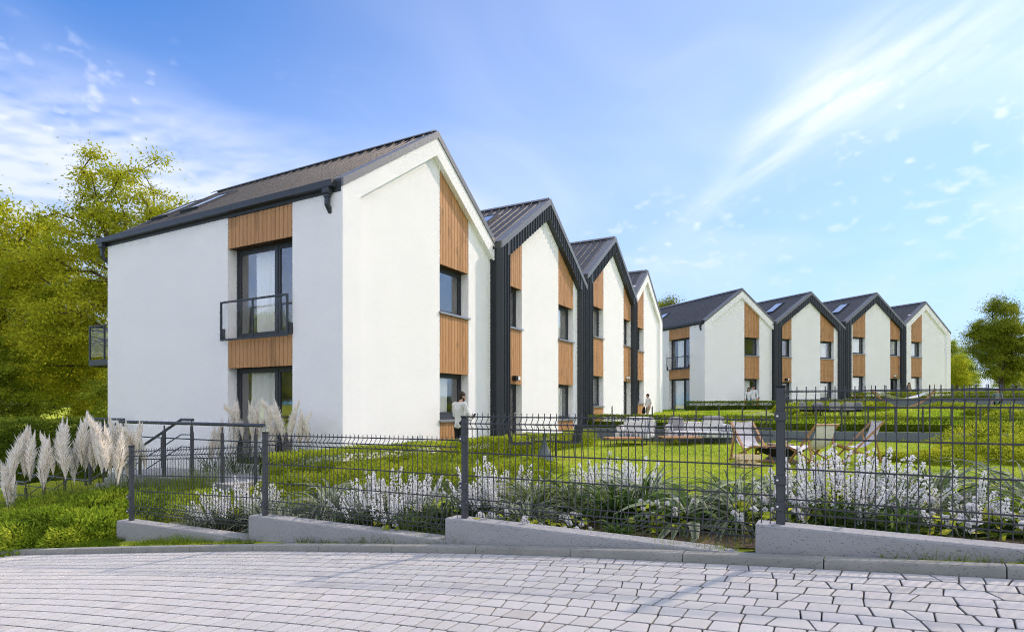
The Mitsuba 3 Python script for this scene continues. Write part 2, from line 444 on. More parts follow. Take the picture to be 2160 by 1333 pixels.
def paver_mesh(q, rd):
    c = q.mean(0); ring = []
    for i in range(4):
        p, a, b = q[i], q[i - 1], q[(i + 1) % 4]
        k = .012 + .012 * rd[i]
        ring += [p + (a - p) / np.linalg.norm(a - p) * k, p + (p * 0 + (c - p)) * .035, p + (b - p) / np.linalg.norm(b - p) * k]
    ring = np.array(ring); N = len(ring)
    ins = lambda e: ring + (c - ring) / np.linalg.norm(c - ring, axis=1, keepdims=True) * e
    L = np.vstack([kpt(r_[:, 0], r_[:, 1]) for r_ in (ring, ring, ins(.005), ins(.03))])
    hgt = np.repeat([-.03, -.006, -.0012, 0], N) + (rd[0] - .5) * .0016
    L = np.vstack([L, kpt(c[None, 0], c[None, 1])]); hgt = np.append(hgt, .0004 + (rd[0] - .5) * .0016)
    v = np.column_stack([L, zr(L[:, 0], L[:, 1]) + hgt])
    k = np.arange(N); f = []
    for lay in range(3):
        o, p_ = lay * N, (lay + 1) * N
        f += [np.stack([o + k, o + (k + 1) % N, p_ + k], 1), np.stack([o + (k + 1) % N, p_ + (k + 1) % N, p_ + k], 1)]
    f.append(np.stack([3 * N + k, 3 * N + (k + 1) % N, k * 0 + 4 * N], 1))
    f = np.vstack(f)[:, ::-1]
    col = np.array([.45, .448, .435]) * (.95 + .08 * rd[1] - .10 * (rd[2] > .94)) * np.array([1 + .03 * (rd[2] - .5), 1, 1 + .05 * (rd[3] - .5)])
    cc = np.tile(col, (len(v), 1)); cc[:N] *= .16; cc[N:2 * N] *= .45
    return v, f, cc


def place_pavers():
    P = make_pavers(); size = []
    for q, _ in P:
        w = kpt(*q.mean(0)); z = zr(*w)
        px, py = 1080 + 1215 * w[0] / max(w[1], .1), 853 + 1215 * (EYE - z) / max(w[1], .1)
        size.append(1 / w[1] if w[1] > .5 and -20 < px < 2180 and py < 1345 else 0)
    big = set(np.argsort(size)[::-1][:300].tolist())
    rest = MB()
    for i, (q, rd) in enumerate(P):
        v, f, c = paver_mesh(q, rd)
        if i in big: obj('road', 'paver', (v, f), 'paver', color=c)
        else: rest.add(v, f, c)
    obj('road', 'paving', rest.get(), 'paver', color=rest.color(), kind='stuff', label='farther and outer grey setts of the paved road')


place_pavers()

labels['kerb'] = {'kind': 'structure', 'label': 'long weathered grey concrete kerb curving along the road'}
USED['kerb'] = 0


def kerb_stones():
    rnd = random.Random(3); s = 2.0
    while s < KS[-1] - 1.2:
        e = s + 1.0 - .008
        ss = np.linspace(s, e, 5)
        prof = [(-.001, -.12), (-.001, .055), (-.009, .066), (-.095, .068), (-.105, .058), (-.105, -.12)]
        L = len(prof); v = []
        dz = rnd.uniform(-.003, .003)
        for q in ss:
            for n_, h in prof:
                p = kpt(q, n_); v.append([p[0], p[1], zr(p[0], p[1]) + h + dz])
        f = []
        for a in range(4):
            for b in range(L):
                f.append([a * L + b, a * L + (b + 1) % L, (a + 1) * L + (b + 1) % L, (a + 1) * L + b])
        fq = np.array(f); fq = np.vstack([fq[:, [0, 2, 1]], fq[:, [0, 3, 2]]])
        caps = [[0, k, k + 1] for k in range(1, L - 1)] + [[4 * L, 4 * L + k + 1, 4 * L + k] for k in range(1, L - 1)]
        obj('kerb', 'stone', (np.array(v), np.vstack([fq, caps])), 'kerb')
        s += 1.0


kerb_stones()

# ---------------------------------------------------------------- the terraced houses
BW = .139                                                            # one cladding board


class House:
    """Parts are built in the house's own metres: u along the front, v away from it, z up. mir: mirrored about u = W / 2."""
    def __init__(self, key, W, mir, M): self.key, self.W, self.mir, self.M = key, W, mir, M

    def __call__(self, name, mesh, mat, parent=None, smooth=False, **k):
        if isinstance(mesh, MB): mesh = mesh.get()
        v, f = np.array(mesh.vertices), np.array(mesh.faces)
        if self.mir:
            v[:, 0] = self.W - v[:, 0]; f = f[:, ::-1]
        return obj(parent or self.key, name, (v, f), mat, smooth=smooth, M=self.M, **k)


def boards(h, par, u0, u1, zlo, ztop, v=0., side=None):
    """vertical boards between u0 and u1; zlo / ztop are functions of u. side: None = on the front, else on the plane u = side"""
    n = max(2, int(round((u1 - u0) / BW))); w = (u1 - u0) / n
    for i in range(n):
        a, b = u0 + i * w + .007, u0 + (i + 1) * w - .007
        z0 = zlo(a), zlo(b); z1 = ztop(a) - .004, ztop(b) - .004
        pts = []
        for (x, lo, hi) in ((a, z0[0], z1[0]), (b, z0[1], z1[1])):
            s = .008 if x == a else -.004
            pts += [(x, v + .022, lo), (x, v + .022, hi), (x + s, v, lo + .0), (x + s, v, hi)]
        if side is not None: pts = [(side + p[1] - v, p[0], p[2]) for p in pts]
        h('board', MB().hull(pts), 'wood', parent=par)


def window(h, u0, u1, z0, z1, v=.40, mull=None, curtain=(0., .6), door=False, low=0., side=None, name='window', seed=0):
    """frame, sashes, panes and a curtain behind them, in the plane v (or on the side wall, plane u = v)"""
    rnd = np.random.RandomState(seed + 7)
    X = (lambda b: b) if side is None else (lambda b: MB().add(b.get().vertices[:, [1, 0, 2]] * [1, 1, 1], b.get().faces[:, ::-1]))
    F = MB(); w, d = .055, .07
    F.box(u0, u0 + w, v, v + d, z0, z1).box(u1 - w, u1, v, v + d, z0, z1).box(u0 + w, u1 - w, v, v + d, z1 - w, z1).box(u0 + w, u1 - w, v, v + d, z0, z0 + w + low)
    cuts = [u0 + w] + ([u0 + (u1 - u0) * mull] if mull else []) + [u1 - w]
    if mull: F.box(cuts[1] - .03, cuts[1] + .03, v + .002, v + d, z0 + w + low, z1 - w)
    k = h(name, X(F), 'anthracite')
    for i in range(len(cuts) - 1):
        a, b = cuts[i] + (.03 if i else 0), cuts[i + 1] - (.03 if i < len(cuts) - 2 else 0)
        lo, hi, s = z0 + w + low, z1 - w, .06
        S = MB().box(a, a + s, v + .02, v + .075, lo, hi).box(b - s, b, v + .02, v + .075, lo, hi).box(a + s, b - s, v + .02, v + .075, hi - s, hi).box(a + s, b - s, v + .02, v + .075, lo, lo + s)
        h('sash', X(S), 'anthracite', parent=k)
        h('pane', X(MB().add([[a + s, v + .045, lo + s], [b - s, v + .045, lo + s], [b - s, v + .045, hi - s], [a + s, v + .045, hi - s]], [[0, 1, 2, 3]])), 'glass', parent=k)
    if door:
        h('handle', X(MB().box(cuts[-1] - .05, cuts[-1] - .03, v - .03, v + .02, z0 + 1.0, z0 + 1.14).box(cuts[-1] - .15, cuts[-1] - .03, v - .045, v - .025, z0 + 1.1, z0 + 1.12)), 'bolt', parent=k)
    if curtain:
        a, b = u0 + .08 + (u1 - u0 - .16) * curtain[0], u0 + .08 + (u1 - u0 - .16) * curtain[1]
        n = int((b - a) * 90); x = np.linspace(a, b, n)
        ph = np.cumsum(rnd.uniform(.35, .95, n)) * (b - a) / n * 60
        y = v + .15 + .035 * np.sin(ph) + .012 * np.sin(ph * .37)
        zz = np.linspace(z0 + .03, z1 + .05, 3)
        V = np.stack([np.tile(x, (3, 1)), np.stack([y * 1 + (.01 * (2 - q)) * np.sin(ph * .5) for q in range(3)]), np.repeat(zz[:, None], n, 1)], -1).reshape(-1, 3)
        i, j = np.meshgrid(np.arange(2), np.arange(n - 1), indexing='ij')
        q = np.stack([i * n + j, i * n + j + 1, (i + 1) * n + j + 1, (i + 1) * n + j], -1).reshape(-1, 4)
        h('curtain', X(MB().add(V, q)), 'curtain', parent=k, smooth=True)
    return k


def sill(h, u0, u1, z, v=.15, side=None):
    h('sill', MB().box(u0 - .035, u1 + .035, v - .05, v + .26, z - .035, z - .004).box(u0 - .035, u1 + .035, v - .055, v - .0505, z - .06, z - .004), 'sill')


def skylight(h, pl, v0, v1, s0, s1):
    """pl(s, v, n): point on the roof slope, s up the slope, n off it"""
    def frame(nn, a, b, c, d, w):
        m = MB()
        for (e0, e1, g0, g1) in ((a, b, c, c + w), (a, b, d - w, d), (a, a + w, c + w, d - w), (b - w, b, c + w, d - w)):
            m.hull([pl(s, v, n) for s in (g0, g1) for v in (e0, e1) for n in nn])
        return m
    k = h('skylight', frame((.002, .09), v0, v1, s0, s1, .07), 'anthracite')
    h('pane', MB().add([pl(s0 + .07, v0 + .07, .075), pl(s0 + .07, v1 - .07, .075), pl(s1 - .07, v1 - .07, .075), pl(s1 - .07, v0 + .07, .075)], [[0, 1, 2, 3]]), 'skypane', parent=k)
    h('flashing', frame((.001, .02), v0 - .08, v1 + .08, s0 - .14, s1 + .05, .078), 'anthracite', parent=k)


scene['skypane'] = two(pr((.62, .66, .70), .06, metal=.85, spec=.8))


def roof(h, zl, zp, up, W, v0, v1, fas, left_eave, seams=.33):
    """two slopes from the eave line zl (at u = 0) up to zp (at u = up) and down to the right end"""
    m = (zp - zl) / up
    top = lambda u: zl + m * u if u <= up else zp - m * (u - up)
    sl = math.hypot(1, m); nrm = np.array([-m, 0, 1]) / sl, np.array([m, 0, 1]) / sl
    P = [lambda s, v, n: np.array([s / sl, v, zl + m * s / sl]) + n * nrm[0], lambda s, v, n: np.array([W - s / sl, v, top(W) + m * s / sl]) + n * nrm[1]]
    th = fas
    poly = Polygon([(0, zl), (up, zp), (W, top(W)), (W, top(W) - th), (up, zp - th), (0, zl - th)])
    r = h('roof', prism_uz(poly, v0 + .03, v1), 'roof')
    # the folded edge trim that wraps the front of the roof
    ed = Polygon([(-.012, zl - .012 * m - th), (-.012, zl - .012 * m + .02), (up, zp + .02), (W, top(W) + .02), (W, top(W) - th), (up, zp - th)])
    h('edge_trim', prism_uz(ed, v0 - .03, v0 + .03), 'trim', parent=r)
    tw = MB()
    tw.hull([P[0](s, v, n) for s in (.0, up * sl) for v in (v0 + .031, v0 + .30) for n in (.002, .018)])
    tw.hull([P[1](s, v, n) for s in (.0, (W - up) * sl) for v in (v0 + .031, v0 + .30) for n in (.002, .018)])
    h('edge_trim', tw, 'trim', parent=r)
    n = int((v1 - v0 - .5) / seams)
    for k in range(n):
        v = v0 + .36 + k * seams
        for q, L in ((0, up * sl), (1, (W - up) * sl)):
            h('seam', MB().hull([P[q](s, vv, nn) for s in (.03, L - .10) for vv, nn in ((v - .016, 0), (v + .016, 0), (v - .007, .034), (v + .007, .034))]), 'roof', parent=r)
    cap = MB()
    for q, L in ((0, up * sl), (1, (W - up) * sl)):
        cap.hull([P[q](s, v, nn) for s in (L - .20, L + .02) for v in (v0 + .05, v1) for nn in (.055, .068)])
    h('ridge_cap', cap, 'trim', parent=r)
    if left_eave:
        g = MB().box(-.155, -.013, v0 + .17, v1 + .28, zl - .17, zl - .155).box(-.155, -.143, v0 + .17, v1 + .28, zl - .155, zl - .03).box(-.155, -.013, v0 + .17, v0 + .182, zl - .155, zl - .03)
        for a in np.arange(v0 + 1.3, v1, 1.05): g.box(-.157, -.155, a, a + .006, zl - .165, zl - .035)
        h('gutter', g, 'anthracite')
        h('fascia', MB().box(-.012, -.001, v0 + .05, v1 + .2, zl - .26, zl - .03), 'anthracite')
    return top, P[0]


def downpipe(h, u, v, z):
    d = MB().box(u - .11, u + .03, v - .10, v + .10, z - .14, z - .0, b=.02).box(u - .08, u + .01, v - .06, v + .06, z - .2, z - .14)
    d.hull([(u - .07 + a, v + b, z - .2 - c) for a in (0, .07) for b in (-.045, .045) for c in (0, .16)])
    d.hull([(u - .07 + a, v + b, z - .36) for a in (0, .07) for b in (-.045, .045)] + [(u + .05 + a, v + b, z - .52 + c) for a in (0, .05) for b in (-.045, .045) for c in (0, .08)])
    h('rain_outlet', d, 'anthracite')


def end_house(M, label, mir, rear_balcony=False):
    W, up, zl, zp = 6.27, 3.34, 6.111, 8.455
    if mir: zp += .03
    key = thing('end_house', label, 'house', 'white end houses of the terraces', M)
    h = House(key, W, mir, M)
    m = (zp - zl) / up
    top = lambda u: zl + m * u if u <= up else zp - m * (u - up)
    fas = .155; D = 9.0
    # front: a projecting white frame and the recessed wall inside it
    out = [(0, -.6), (.545, -.6), (.545, 5.895), (3.32, 7.845), (W, 7.845 - m * (W - 3.32)), (W, top(W) - fas - .003), (up, zp - fas - .003), (0, zl - fas - .003)]
    h('gable_frame', prism_uz(Polygon(out), 0, .15), 'plaster')
    wall = Polygon([(.30, -.6), (W, -.6), (W, top(W) - fas - .004), (up, zp - fas - .004), (.30, top(.3) - fas - .004)])
    u0, u1 = 3.645, 5.05
    rake = lambda u: 7.845 - m * (u - 3.32)
    wall = wall.difference(sbox(u0, -.7, u1, rake(u0) + .3))
    h('front_wall', prism_uz(wall, .15, .45), 'plaster')
    h('lintel', prism_uz(Polygon([(u0, 7.3), (u1, 7.3), (u1, top(u1) - fas - .01), (u0, top(u0) - fas - .01)]), .19, .45), 'plaster')
    for (z0, z1, tp) in ((-.6, .945, None), (2.24, 3.83, None), (5.13, None, rake)):
        lo = lambda u, z=z0: z
        tp = tp or (lambda u, z=z1: z)
        back = Polygon([(u0 + .002, z0 + .004), (u1 - .002, z0 + .004), (u1 - .002, tp(u1 - .002) - .004), (u0 + .002, tp(u0) - .004)])
        c = h('cladding', prism_uz(back, .178, .44), 'soffit')
        boards(h, c, u0 + .012, u1 - .012, lo, tp, v=.155)
    window(h, u0, u1, 3.87, 5.13, curtain=(0., .1) if not mir else (.2, .7), seed=3)
    window(h, u0, u1, .985, 2.24, curtain=(.0, .62), low=.09, seed=4)
    sill(h, u0, u1, 3.87); sill(h, u0, u1, .985)
    # the long side with its balcony window
    s0, s1 = 1.505, 3.725
    sw = Polygon([(.15, -1.2), (D, -1.2), (D, zl - .16), (.15, zl - .16)]).difference(sbox(s0, -.02, s1, zl))
    h('side_wall', prism_vz(sw, 0, .30), 'plaster')
    h('side_lintel', MB().box(.10, .3, s0, s1, 5.2, zl - .16), 'plaster')
    h('back_wall', prism_uz(Polygon([(0.3, -1.2), (W, -1.2), (W, top(W) - .17), (up, zp - .17), (.3, top(.3) - .17)]), D - .3, D), 'plaster')
    h('party_wall', MB().box(W - .02, W, .45, D - .3, -1.2, top(W) - .17), 'plaster')
    for z0, z1 in ((2.26, 2.955), (5.11, zl - .275)):
        c = h('cladding', MB().box(.024, .28, s0 + .002, s1 - .002, z0 + .004, z1), 'soffit')
        boards(h, c, s0 + .012, s1 - .012, lambda u, z=z0: z, lambda u, z=z1: z, v=.0, side=0.002)
    window(h, s0, s1, 2.99, 5.11, v=.24, mull=.36, curtain=(.42, .78), side=0, seed=5, name='balcony_door')
    window(h, s0, s1, .02, 2.26, v=.24, mull=.36, curtain=(.42, .86), side=0, seed=6, name='terrace_door')
    b = h('balcony', MB().box(-.135, -.095, s0 + .01, s1 + .10, 3.79, 3.832).box(-.135, -.095, s0 + .01, s1 + .10, 2.905, 2.945).box(-.135, -.095, s0 + .01, s0 + .05, 2.945, 3.79)
          .box(-.135, -.095, s1 + .06, s1 + .10, 2.945, 3.79).box(-.13, -.1, (s0 + s1) / 2 + .04, (s0 + s1) / 2 + .08, 2.945, 3.79)
          .box(-.095, 0.0, s0 - .02, s0 + .03, 2.96, 3.20).box(-.095, 0.0, s1 + .09, s1 + .12, 2.96, 3.20), 'anthracite')
    for a, e in ((s0 + .06, (s0 + s1) / 2 + .03), ((s0 + s1) / 2 + .09, s1 + .05)):
        h('pane', MB().add([[-.115, a, 2.99], [-.115, e, 2.99], [-.115, e, 3.77], [-.115, a, 3.77]], [[0, 1, 2, 3]]), 'balcony_glass', parent=b)
    h('interior', MB().box(.31, W - .03, .46, D - .31, 2.5, 2.8).box(.31, W - .03, .46, D - .31, -.05, 0.0).box(.31, W - .03, 4.4, 4.5, .0, 2.5).box(.31, W - .03, 4.4, 4.5, 2.8, 6.0)
      .box(2.6, 2.7, .46, 4.4, .0, 2.5).box(2.6, 2.7, .46, 4.4, 2.8, 6.0).box(.31, W - .03, .46, D - .31, 5.5, 5.6), 'interior')
    _, pl = roof(h, zl, zp, up, W, 0., D + .05, fas, True)
    skylight(h, pl, 6.1, 6.9, 1.0, 2.5); skylight(h, pl, 7.5, 8.3, 1.0, 2.5)
    downpipe(h, -.05, .36, zl - .165); downpipe(h, -.05, D - .08 + .2, zl - .165)
    if rear_balcony:
        rb = h('rear_balcony', MB().box(.25, 3.0, D + .001, D + 1.55, 2.55, 2.72).box(.25, .29, D, D + 1.55, 3.70, 3.74).box(.25, .29, D + 1.51, D + 1.55, 2.72, 3.70).box(.25, .29, D + .70, D + .74, 2.72, 3.70)
               .box(.25, .29, D + .02, D + .06, 2.72, 3.70).box(.29, 3.0, D + 1.51, D + 1.55, 3.70, 3.74), 'anthracite')
        h('pane', MB().add([[.27, D + .08, 2.8], [.27, D + 1.5, 2.8], [.27, D + 1.5, 3.66], [.27, D + .08, 3.66]], [[0, 1, 2, 3]]), 'balcony_glass', parent=rb)
    return key


scene['soffit'] = two(pr((.05, .024, .011), .6, spec=.3))


def mid_house(M, label, mir):
    W, up, zl, zp = 7.10, 3.50, 6.33, 8.68
    key = thing('gabled_house', label, 'house', 'dark framed middle houses of the terraces', M)
    h = House(key, W, mir, M); D = 8.9
    m = (zp - zl) / up; fas = .19
    top = lambda u: zl + m * u if u <= up else zp - m * (u - up)
    b0, b1, ipk = .49, .60, 8.01
    inner = lambda u: ipk - m * abs(u - (up - .02))
    out = [(0, -.6), (b0, -.6), (b0, inner(b0)), (up - .02, ipk), (W - b1, inner(W - b1)), (W - b1, -.6), (W, -.6), (W, top(W) - fas - .003), (up, zp - fas - .003), (0, zl - fas - .003)]
    fr = h('gable_frame', prism_uz(Polygon(out), -.25, -.06), 'anthracite')
    rib = lambda u, z0, z1: h('rib', MB().hull([(u + a, v, z) for a, v in ((-.014, -.25), (.014, -.25), (-.008, -.288), (.008, -.288)) for z in (z0, z1)]), 'anthracite', parent=fr)
    for u in (.018, .17, .33, .472): rib(u, -.5, (top(u) - fas - .01) if u < .4 else inner(b0) + .02)
    for u in (W - b1 + .018, W - b1 + .21, W - b1 + .40, W - .018): rib(u, -.5, (inner(W - b1) + .02) if u < W - b1 + .1 else top(u) - fas - .01)
    u = b0 + .13
    while u < W - b1 - .06:
        rib(u, inner(u) + .004, top(u) - fas - .01); u += .185
    # side returns in dark plaster
    h('side_wall', MB().box(0, .10, -.06, D, -1.2, zl - fas), 'dark_plaster')
    h('side_wall', MB().box(W - .10, W, -.06, D, -1.2, top(W) - fas), 'dark_plaster')
    l0, l1, r0, r1 = b0 + .002, 1.68, 4.63, 6.09
    wall = Polygon([(.10, -.6), (W - .10, -.6), (W - .10, top(W - .1) - fas - .004), (up, zp - fas - .004), (.10, top(.10) - fas - .004)])
    wall = wall.difference(sbox(l0, -.7, l1, inner(l1) - .004)).difference(sbox(r0, -.7, r1, inner(r0) + .004))
    h('front_wall', prism_uz(wall, -.10 + .041, .24), 'plaster')
    low = .10 - .041
    for (a, e, panels) in ((l0, l1, ((2.05, 3.83), (5.16, None))), (r0, r1, ((-.6, .80), (2.15, 3.83), (5.16, None)))):
        for z0, z1 in panels:
            tp = (lambda u, z=z1: z) if z1 else (lambda u: inner(u))
            if z1 is None:
                back = Polygon([(a + .002, z0 + .004), (e - .002, z0 + .004), (e - .002, inner(e) + .2), (a + .002, inner(a) + .2)])
            else: back = sbox(a + .002, z0 + .004, e - .002, z1 - .004)
            c = h('cladding', prism_uz(back, -.034, .23), 'soffit')
            boards(h, c, a + .012, e - .012, lambda u, z=z0: z, tp, v=-.0575)
    window(h, l0, l1, 3.87, 5.16, v=.16, curtain=(.0, .45), seed=13)
    window(h, r0, r1, 3.87, 5.16, v=.16, curtain=(.1, .75), seed=14)
    window(h, r0, r1, .84, 2.15, v=.16, curtain=(.1, .8), seed=15)
    window(h, l0, l1, .0, 2.05, v=.16, curtain=None, door=True, seed=16, name='front_door')
    for a, e, z in ((l0, l1, 3.87), (r0, r1, 3.87), (r0, r1, .84)):
        sill(h, a, e, z, v=-.06)
    lamp = h('wall_lamp', MB().box(l0 + .52, l0 + .80, -.20, -.0576, 2.16, 2.31).box(l0 + .50, l0 + .82, -.212, -.2001, 2.15, 2.17), 'black')
    h('lens', MB().box(l0 + .66, l0 + .79, -.214, -.2001, 2.18, 2.30).box(l0 + .8001, l0 + .808, -.19, -.08, 2.18, 2.30), 'lens', parent=lamp)
    h('back_wall', prism_uz(Polygon([(.1, -1.2), (W - .1, -1.2), (W - .1, top(W - .1) - .2), (up, zp - .2), (.1, top(.1) - .2)]), D - .3, D), 'plaster')
    h('interior', MB().box(.11, W - .11, .25, D - .31, 2.5, 2.8).box(.11, W - .11, .25, D - .31, -.05, 0.).box(.11, W - .11, 3.4, 3.5, 0., 2.5).box(.11, W - .11, 3.4, 3.5, 2.8, 6.).box(3.2, 3.3, .25, 3.4, 0., 2.5)
      .box(3.2, 3.3, .25, 3.4, 2.8, 6.).box(.11, W - .11, .25, D - .31, 5.6, 5.7), 'interior')
    _, pl = roof(h, zl, zp, up, W, -.25, D + .05, fas, False)
    if not mir:
        skylight(h, pl, 1.35, 2.15, 1.7, 3.15)
        downpipe(h, .0 - .02, .1, zl - .12)
    else:
        # the mirrored house shows its other slope to the garden path: the skylight stays on the same side of the terrace
        sl = math.hypot(1, m)
        skylight(h, lambda s, v, n: np.array([W - s / sl, v, top(W) + m * s / sl]) + n * np.array([m, 0, 1]) / sl, 1.35, 2.15, 1.7, 3.15)
    return key


def terrace(x, y, yaw, z, names, rear):
    P = lambda u, v, dz=0.: T().translate([x, y, z + dz]).rotate([0, 0, 1], yaw).translate([u, v, 0])
    end_house(P(0, 0), names[0], False, rear)
    mid_house(P(6.28, 0), names[1], False)
    mid_house(P(13.44, 0, .49), names[2], True)
    end_house(P(20.60, 0, .49), names[3], True)


terrace(-3.526, 12.0, 61.49, 0., ['white end house with a balcony window on its shaded side, nearest to the road', 'dark framed gabled house attached to the nearest white end house',
                                   'dark framed gabled house third from the road in the near row', 'white end house at the far end of the near row'], True)
terrace(12.93, 38.61, 23.5, .95, ['white end house with a glass balcony at the left end of the distant row', 'dark framed gabled house second from left in the distant row',
                                  'dark framed gabled house third from left in the distant row', 'white end house at the right end of the distant row'], False)

# ---------------------------------------------------------------- fence on its stepped concrete plinth
FP = np.array([(-5.58, 8.45), (-3.14, 7.33), (-.49, 5.99), (2.10, 4.50), (4.69, 3.01)])
PLINTH_TOP = [-.30, -.01, .22, .467]
PANEL_Z = [((-.24, .745), (-.235, .905)), ((.02, 1.045), (.025, 1.065)), ((.255, 1.31), (.29, 1.315)), ((.50, 1.535), (.505, 1.535))]


def plinths():
    names = ['lowest concrete plinth of the stepped fence footing, at its left end', 'sloping concrete plinth under the second fence panel from left', 'long concrete plinth under the third fence panel from left', 'tallest concrete plinth of the fence footing, at the right edge']
    for i in range(4):
        a, b = FP[i], FP[i + 1]; d = (b - a) / np.linalg.norm(b - a); n = np.array([d[1], -d[0]])
        a2, b2 = a - d * .17, b - d * (.172 if i < 3 else -1.0)
        t, w = PLINTH_TOP[i], .11
        v = []
        for q in np.linspace(0, 1, 7):
            p = a2 + (b2 - a2) * q
            for s, z in ((w, None), (w, t - .012), (w - .012, t), (-w + .012, t), (-w, t - .012), (-w, None)):
                c = p + n * s; v.append([c[0], c[1], z if z is not None else min(zr(*p), t) - .35])
        f = []
        for r in range(6):
            for k in range(6): f.append([r * 6 + k, (r + 1) * 6 + k, (r + 1) * 6 + (k + 1) % 6, r * 6 + (k + 1) % 6])
        f = np.array(f); f = np.vstack([f[:, [0, 1, 2]], f[:, [0, 2, 3]]])
        caps = [[0, k, k + 1] for k in range(1, 5)] + [[36, 36 + k + 1, 36 + k] for k in range(1, 5)]
        k = obj(None, 'fence_plinth', (np.array(v), np.vstack([f, caps])), 'concrete')
        labels[k] = {'label': names[i], 'category': 'wall', 'group': 'concrete plinths of the garden fence'}


plinths()


def garden_fence():
    key = thing('mesh_fence', 'dark grey welded wire mesh fence stepping up along the road', 'fence')
    prof = [(0, 0), (.055, 0), (.10, .042), (.145, 0), (.84, 0), (.885, .042), (.93, 0), (1., 0)]
    wire = {}
    N = 46
    for i in range(4):
        a, b = FP[i], FP[i + 1]; L = np.linalg.norm(b - a); d = (b - a) / L; ang = math.degrees(math.atan2(d[1], d[0]))
        (z0a, z1a), (z0b, z1b) = PANEL_Z[i]
        n = np.array([d[1], -d[0]])
        pl = MB()                                       # the horizontal wires
        for fr, off, dbl in ((.035, 0, 1), (.10, .042, 1), (.152, 0, 1), (.385, 0, 1), (.61, 0, 1), (.835, 0, 1), (.885, .042, 1), (.938, 0, 1)):
            e = [np.array([*(a + d * (.03 if k == 0 else L - .05) + n * (.035 + off)), (z1a - fr * (z1a - z0a)) if k == 0 else (z1b - fr * (z1b - z0b))]) for k in (0, 1)]
            for s in ((-1, 1) if dbl else (0,)):
                pl.tube([e[0] + np.array([*(n * .0075 * s), .004 * s]), e[1] + np.array([*(n * .0075 * s), .004 * s])], .0036, 5)
        pk = obj(key, 'panel', pl.get(), 'fence_metal', smooth=60)
        for k in range(N):
            q = (k + .5) / N; p = a + d * (.02 + (L - .06) * q) + n * .035
            lo, hi = z0a + (z0b - z0a) * q, z1a + (z1b - z1a) * q
            if 'w' not in wire:
                pts = [(0, -o, 1 - f_) for f_, o in prof][::-1]
                wire['w'] = shape(MB().tube(np.array(pts), .0043, 6).get(), 'fence_metal', 60)
            obj(pk, 'wire', wire['w'], M=T().translate([p[0], p[1], lo]).rotate([0, 0, 1], ang).scale([1, 1, hi - lo]))
    for i in range(4):
        a = FP[i]; d = FP[min(i + 1, 3) + (0 if i < 3 else 1)] - a; ang = math.degrees(math.atan2(d[1], d[0]))
        t = PLINTH_TOP[i]; top = (.79, 1.045, 1.275, 1.545)[i]
        M = T().translate([a[0], a[1], 0]).rotate([0, 0, 1], ang)
        k = obj(key, 'post', MB().box(-.032, .032, -.026, .026, t, top - .012, b=.006).get(), 'fence_metal', M=M)
        obj(k, 'cap', MB().box(-.036, .036, -.03, .03, top - .012, top + .006, b=.004).get(), 'black', M=M)
        for z in (t + .13 * (top - t), t + .32 * (top - t), t + .78 * (top - t)):
            obj(k, 'clamp', MB().box(-.043, .043, -.046, -.0265, z - .035, z + .035, b=.004).get(), 'fence_metal', M=M)
            obj(k, 'bolt', MB().mesh(trimesh.creation.icosphere(1, .012).apply_translation([-.02, -.052, z])).get(), 'bolt', True, M=M)


garden_fence()


# ---------------------------------------------------------------- terrace, stairs and railings beside the nearest house
LV = np.array([-.8787, .4773]); GV = np.array([.4773, .8787])
C0 = np.array([-3.526, 12.0])
SIDE = lambda v, o, z=0.: np.array([*(C0 + LV * v - GV * o), z])     # v along the long side, o metres out from it
Mside = T().translate([C0[0], C0[1], 0]).rotate([0, 0, 1], 61.49)      # house axes: -u is outwards, v along the side

k = obj(None, 'terrace_slab', MB().box(-2.15, -.95, .62, 4.65, -.45, -.05, b=.01).get(), 'concrete', M=Mside)
labels[k] = {'label': 'pale concrete terrace slab in front of the shaded balcony side of the house', 'category': 'terrace'}
st = thing('garden_stairs', 'grey concrete garden steps going down to the left past the pampas grass', 'stairs', M=Mside)
for i in range(10):
    obj(st, 'step', MB().box(-2.05, -.85, 4.651 + i * .36, 4.651 + (i + 1) * .36 + .02, -.6 - .15 * (i + 1), -.05 - .15 * (i + 1), b=.008).get(), 'concrete')


def railing(key, pts, posts, low=(.36,), mid=True):
    hr = MB().tube(pts, .032, 8)
    obj(key, 'handrail', hr.get(), 'fence_metal', 50)
    for off in low:
        obj(key, 'rail', MB().tube(np.array(pts) - [0, 0, off], .013, 6).get(), 'fence_metal', 50)
    for p, zb in posts:
        obj(key, 'post', MB().tube([[p[0], p[1], zb], [p[0], p[1], p[2] - .13]], .032, 8).tube([[p[0], p[1], p[2] - .135], [p[0], p[1], p[2] - .02]], .014, 6).get(), 'fence_metal', 50)


r = thing('terrace_railing', 'dark tubular railing along the front edge of the terrace slab', 'railing')
pts = [SIDE(-.18, 2.05, 1.03), SIDE(4.4, 2.05, 1.03), SIDE(4.62, 2.05, .96)]
railing(r, pts, [(SIDE(v, 2.05, 1.0), -.15) for v in (.05, .98, 1.89, 2.80, 3.65, 4.40)], low=(.30,))
r = thing('stair_railing', 'dark tubular stair handrail nearest the road, levelling out at the left edge', 'railing')
near = [SIDE(4.66, 2.1, .98), SIDE(8.48, 2.1, -.53), SIDE(12.4, 2.1, -.55)]
railing(r, near, [(SIDE(v, 2.1, .98 - .395 * (v - 4.66) if v < 8.48 else -.53), -.05 - .42 * max(0, min(v, 8.48) - 4.7)) for v in (5.5, 6.6, 7.6, 8.5, 9.3, 10.1, 11.0)], low=(.33, .6))
r = thing('stair_railing', 'dark tubular stair handrail on the house side of the steps', 'railing')
far = [SIDE(3.35, 1.1, 1.06), SIDE(3.78, 1.1, 1.06), SIDE(7.6, 1.1, -.55), SIDE(11.5, 1.1, -.57)]
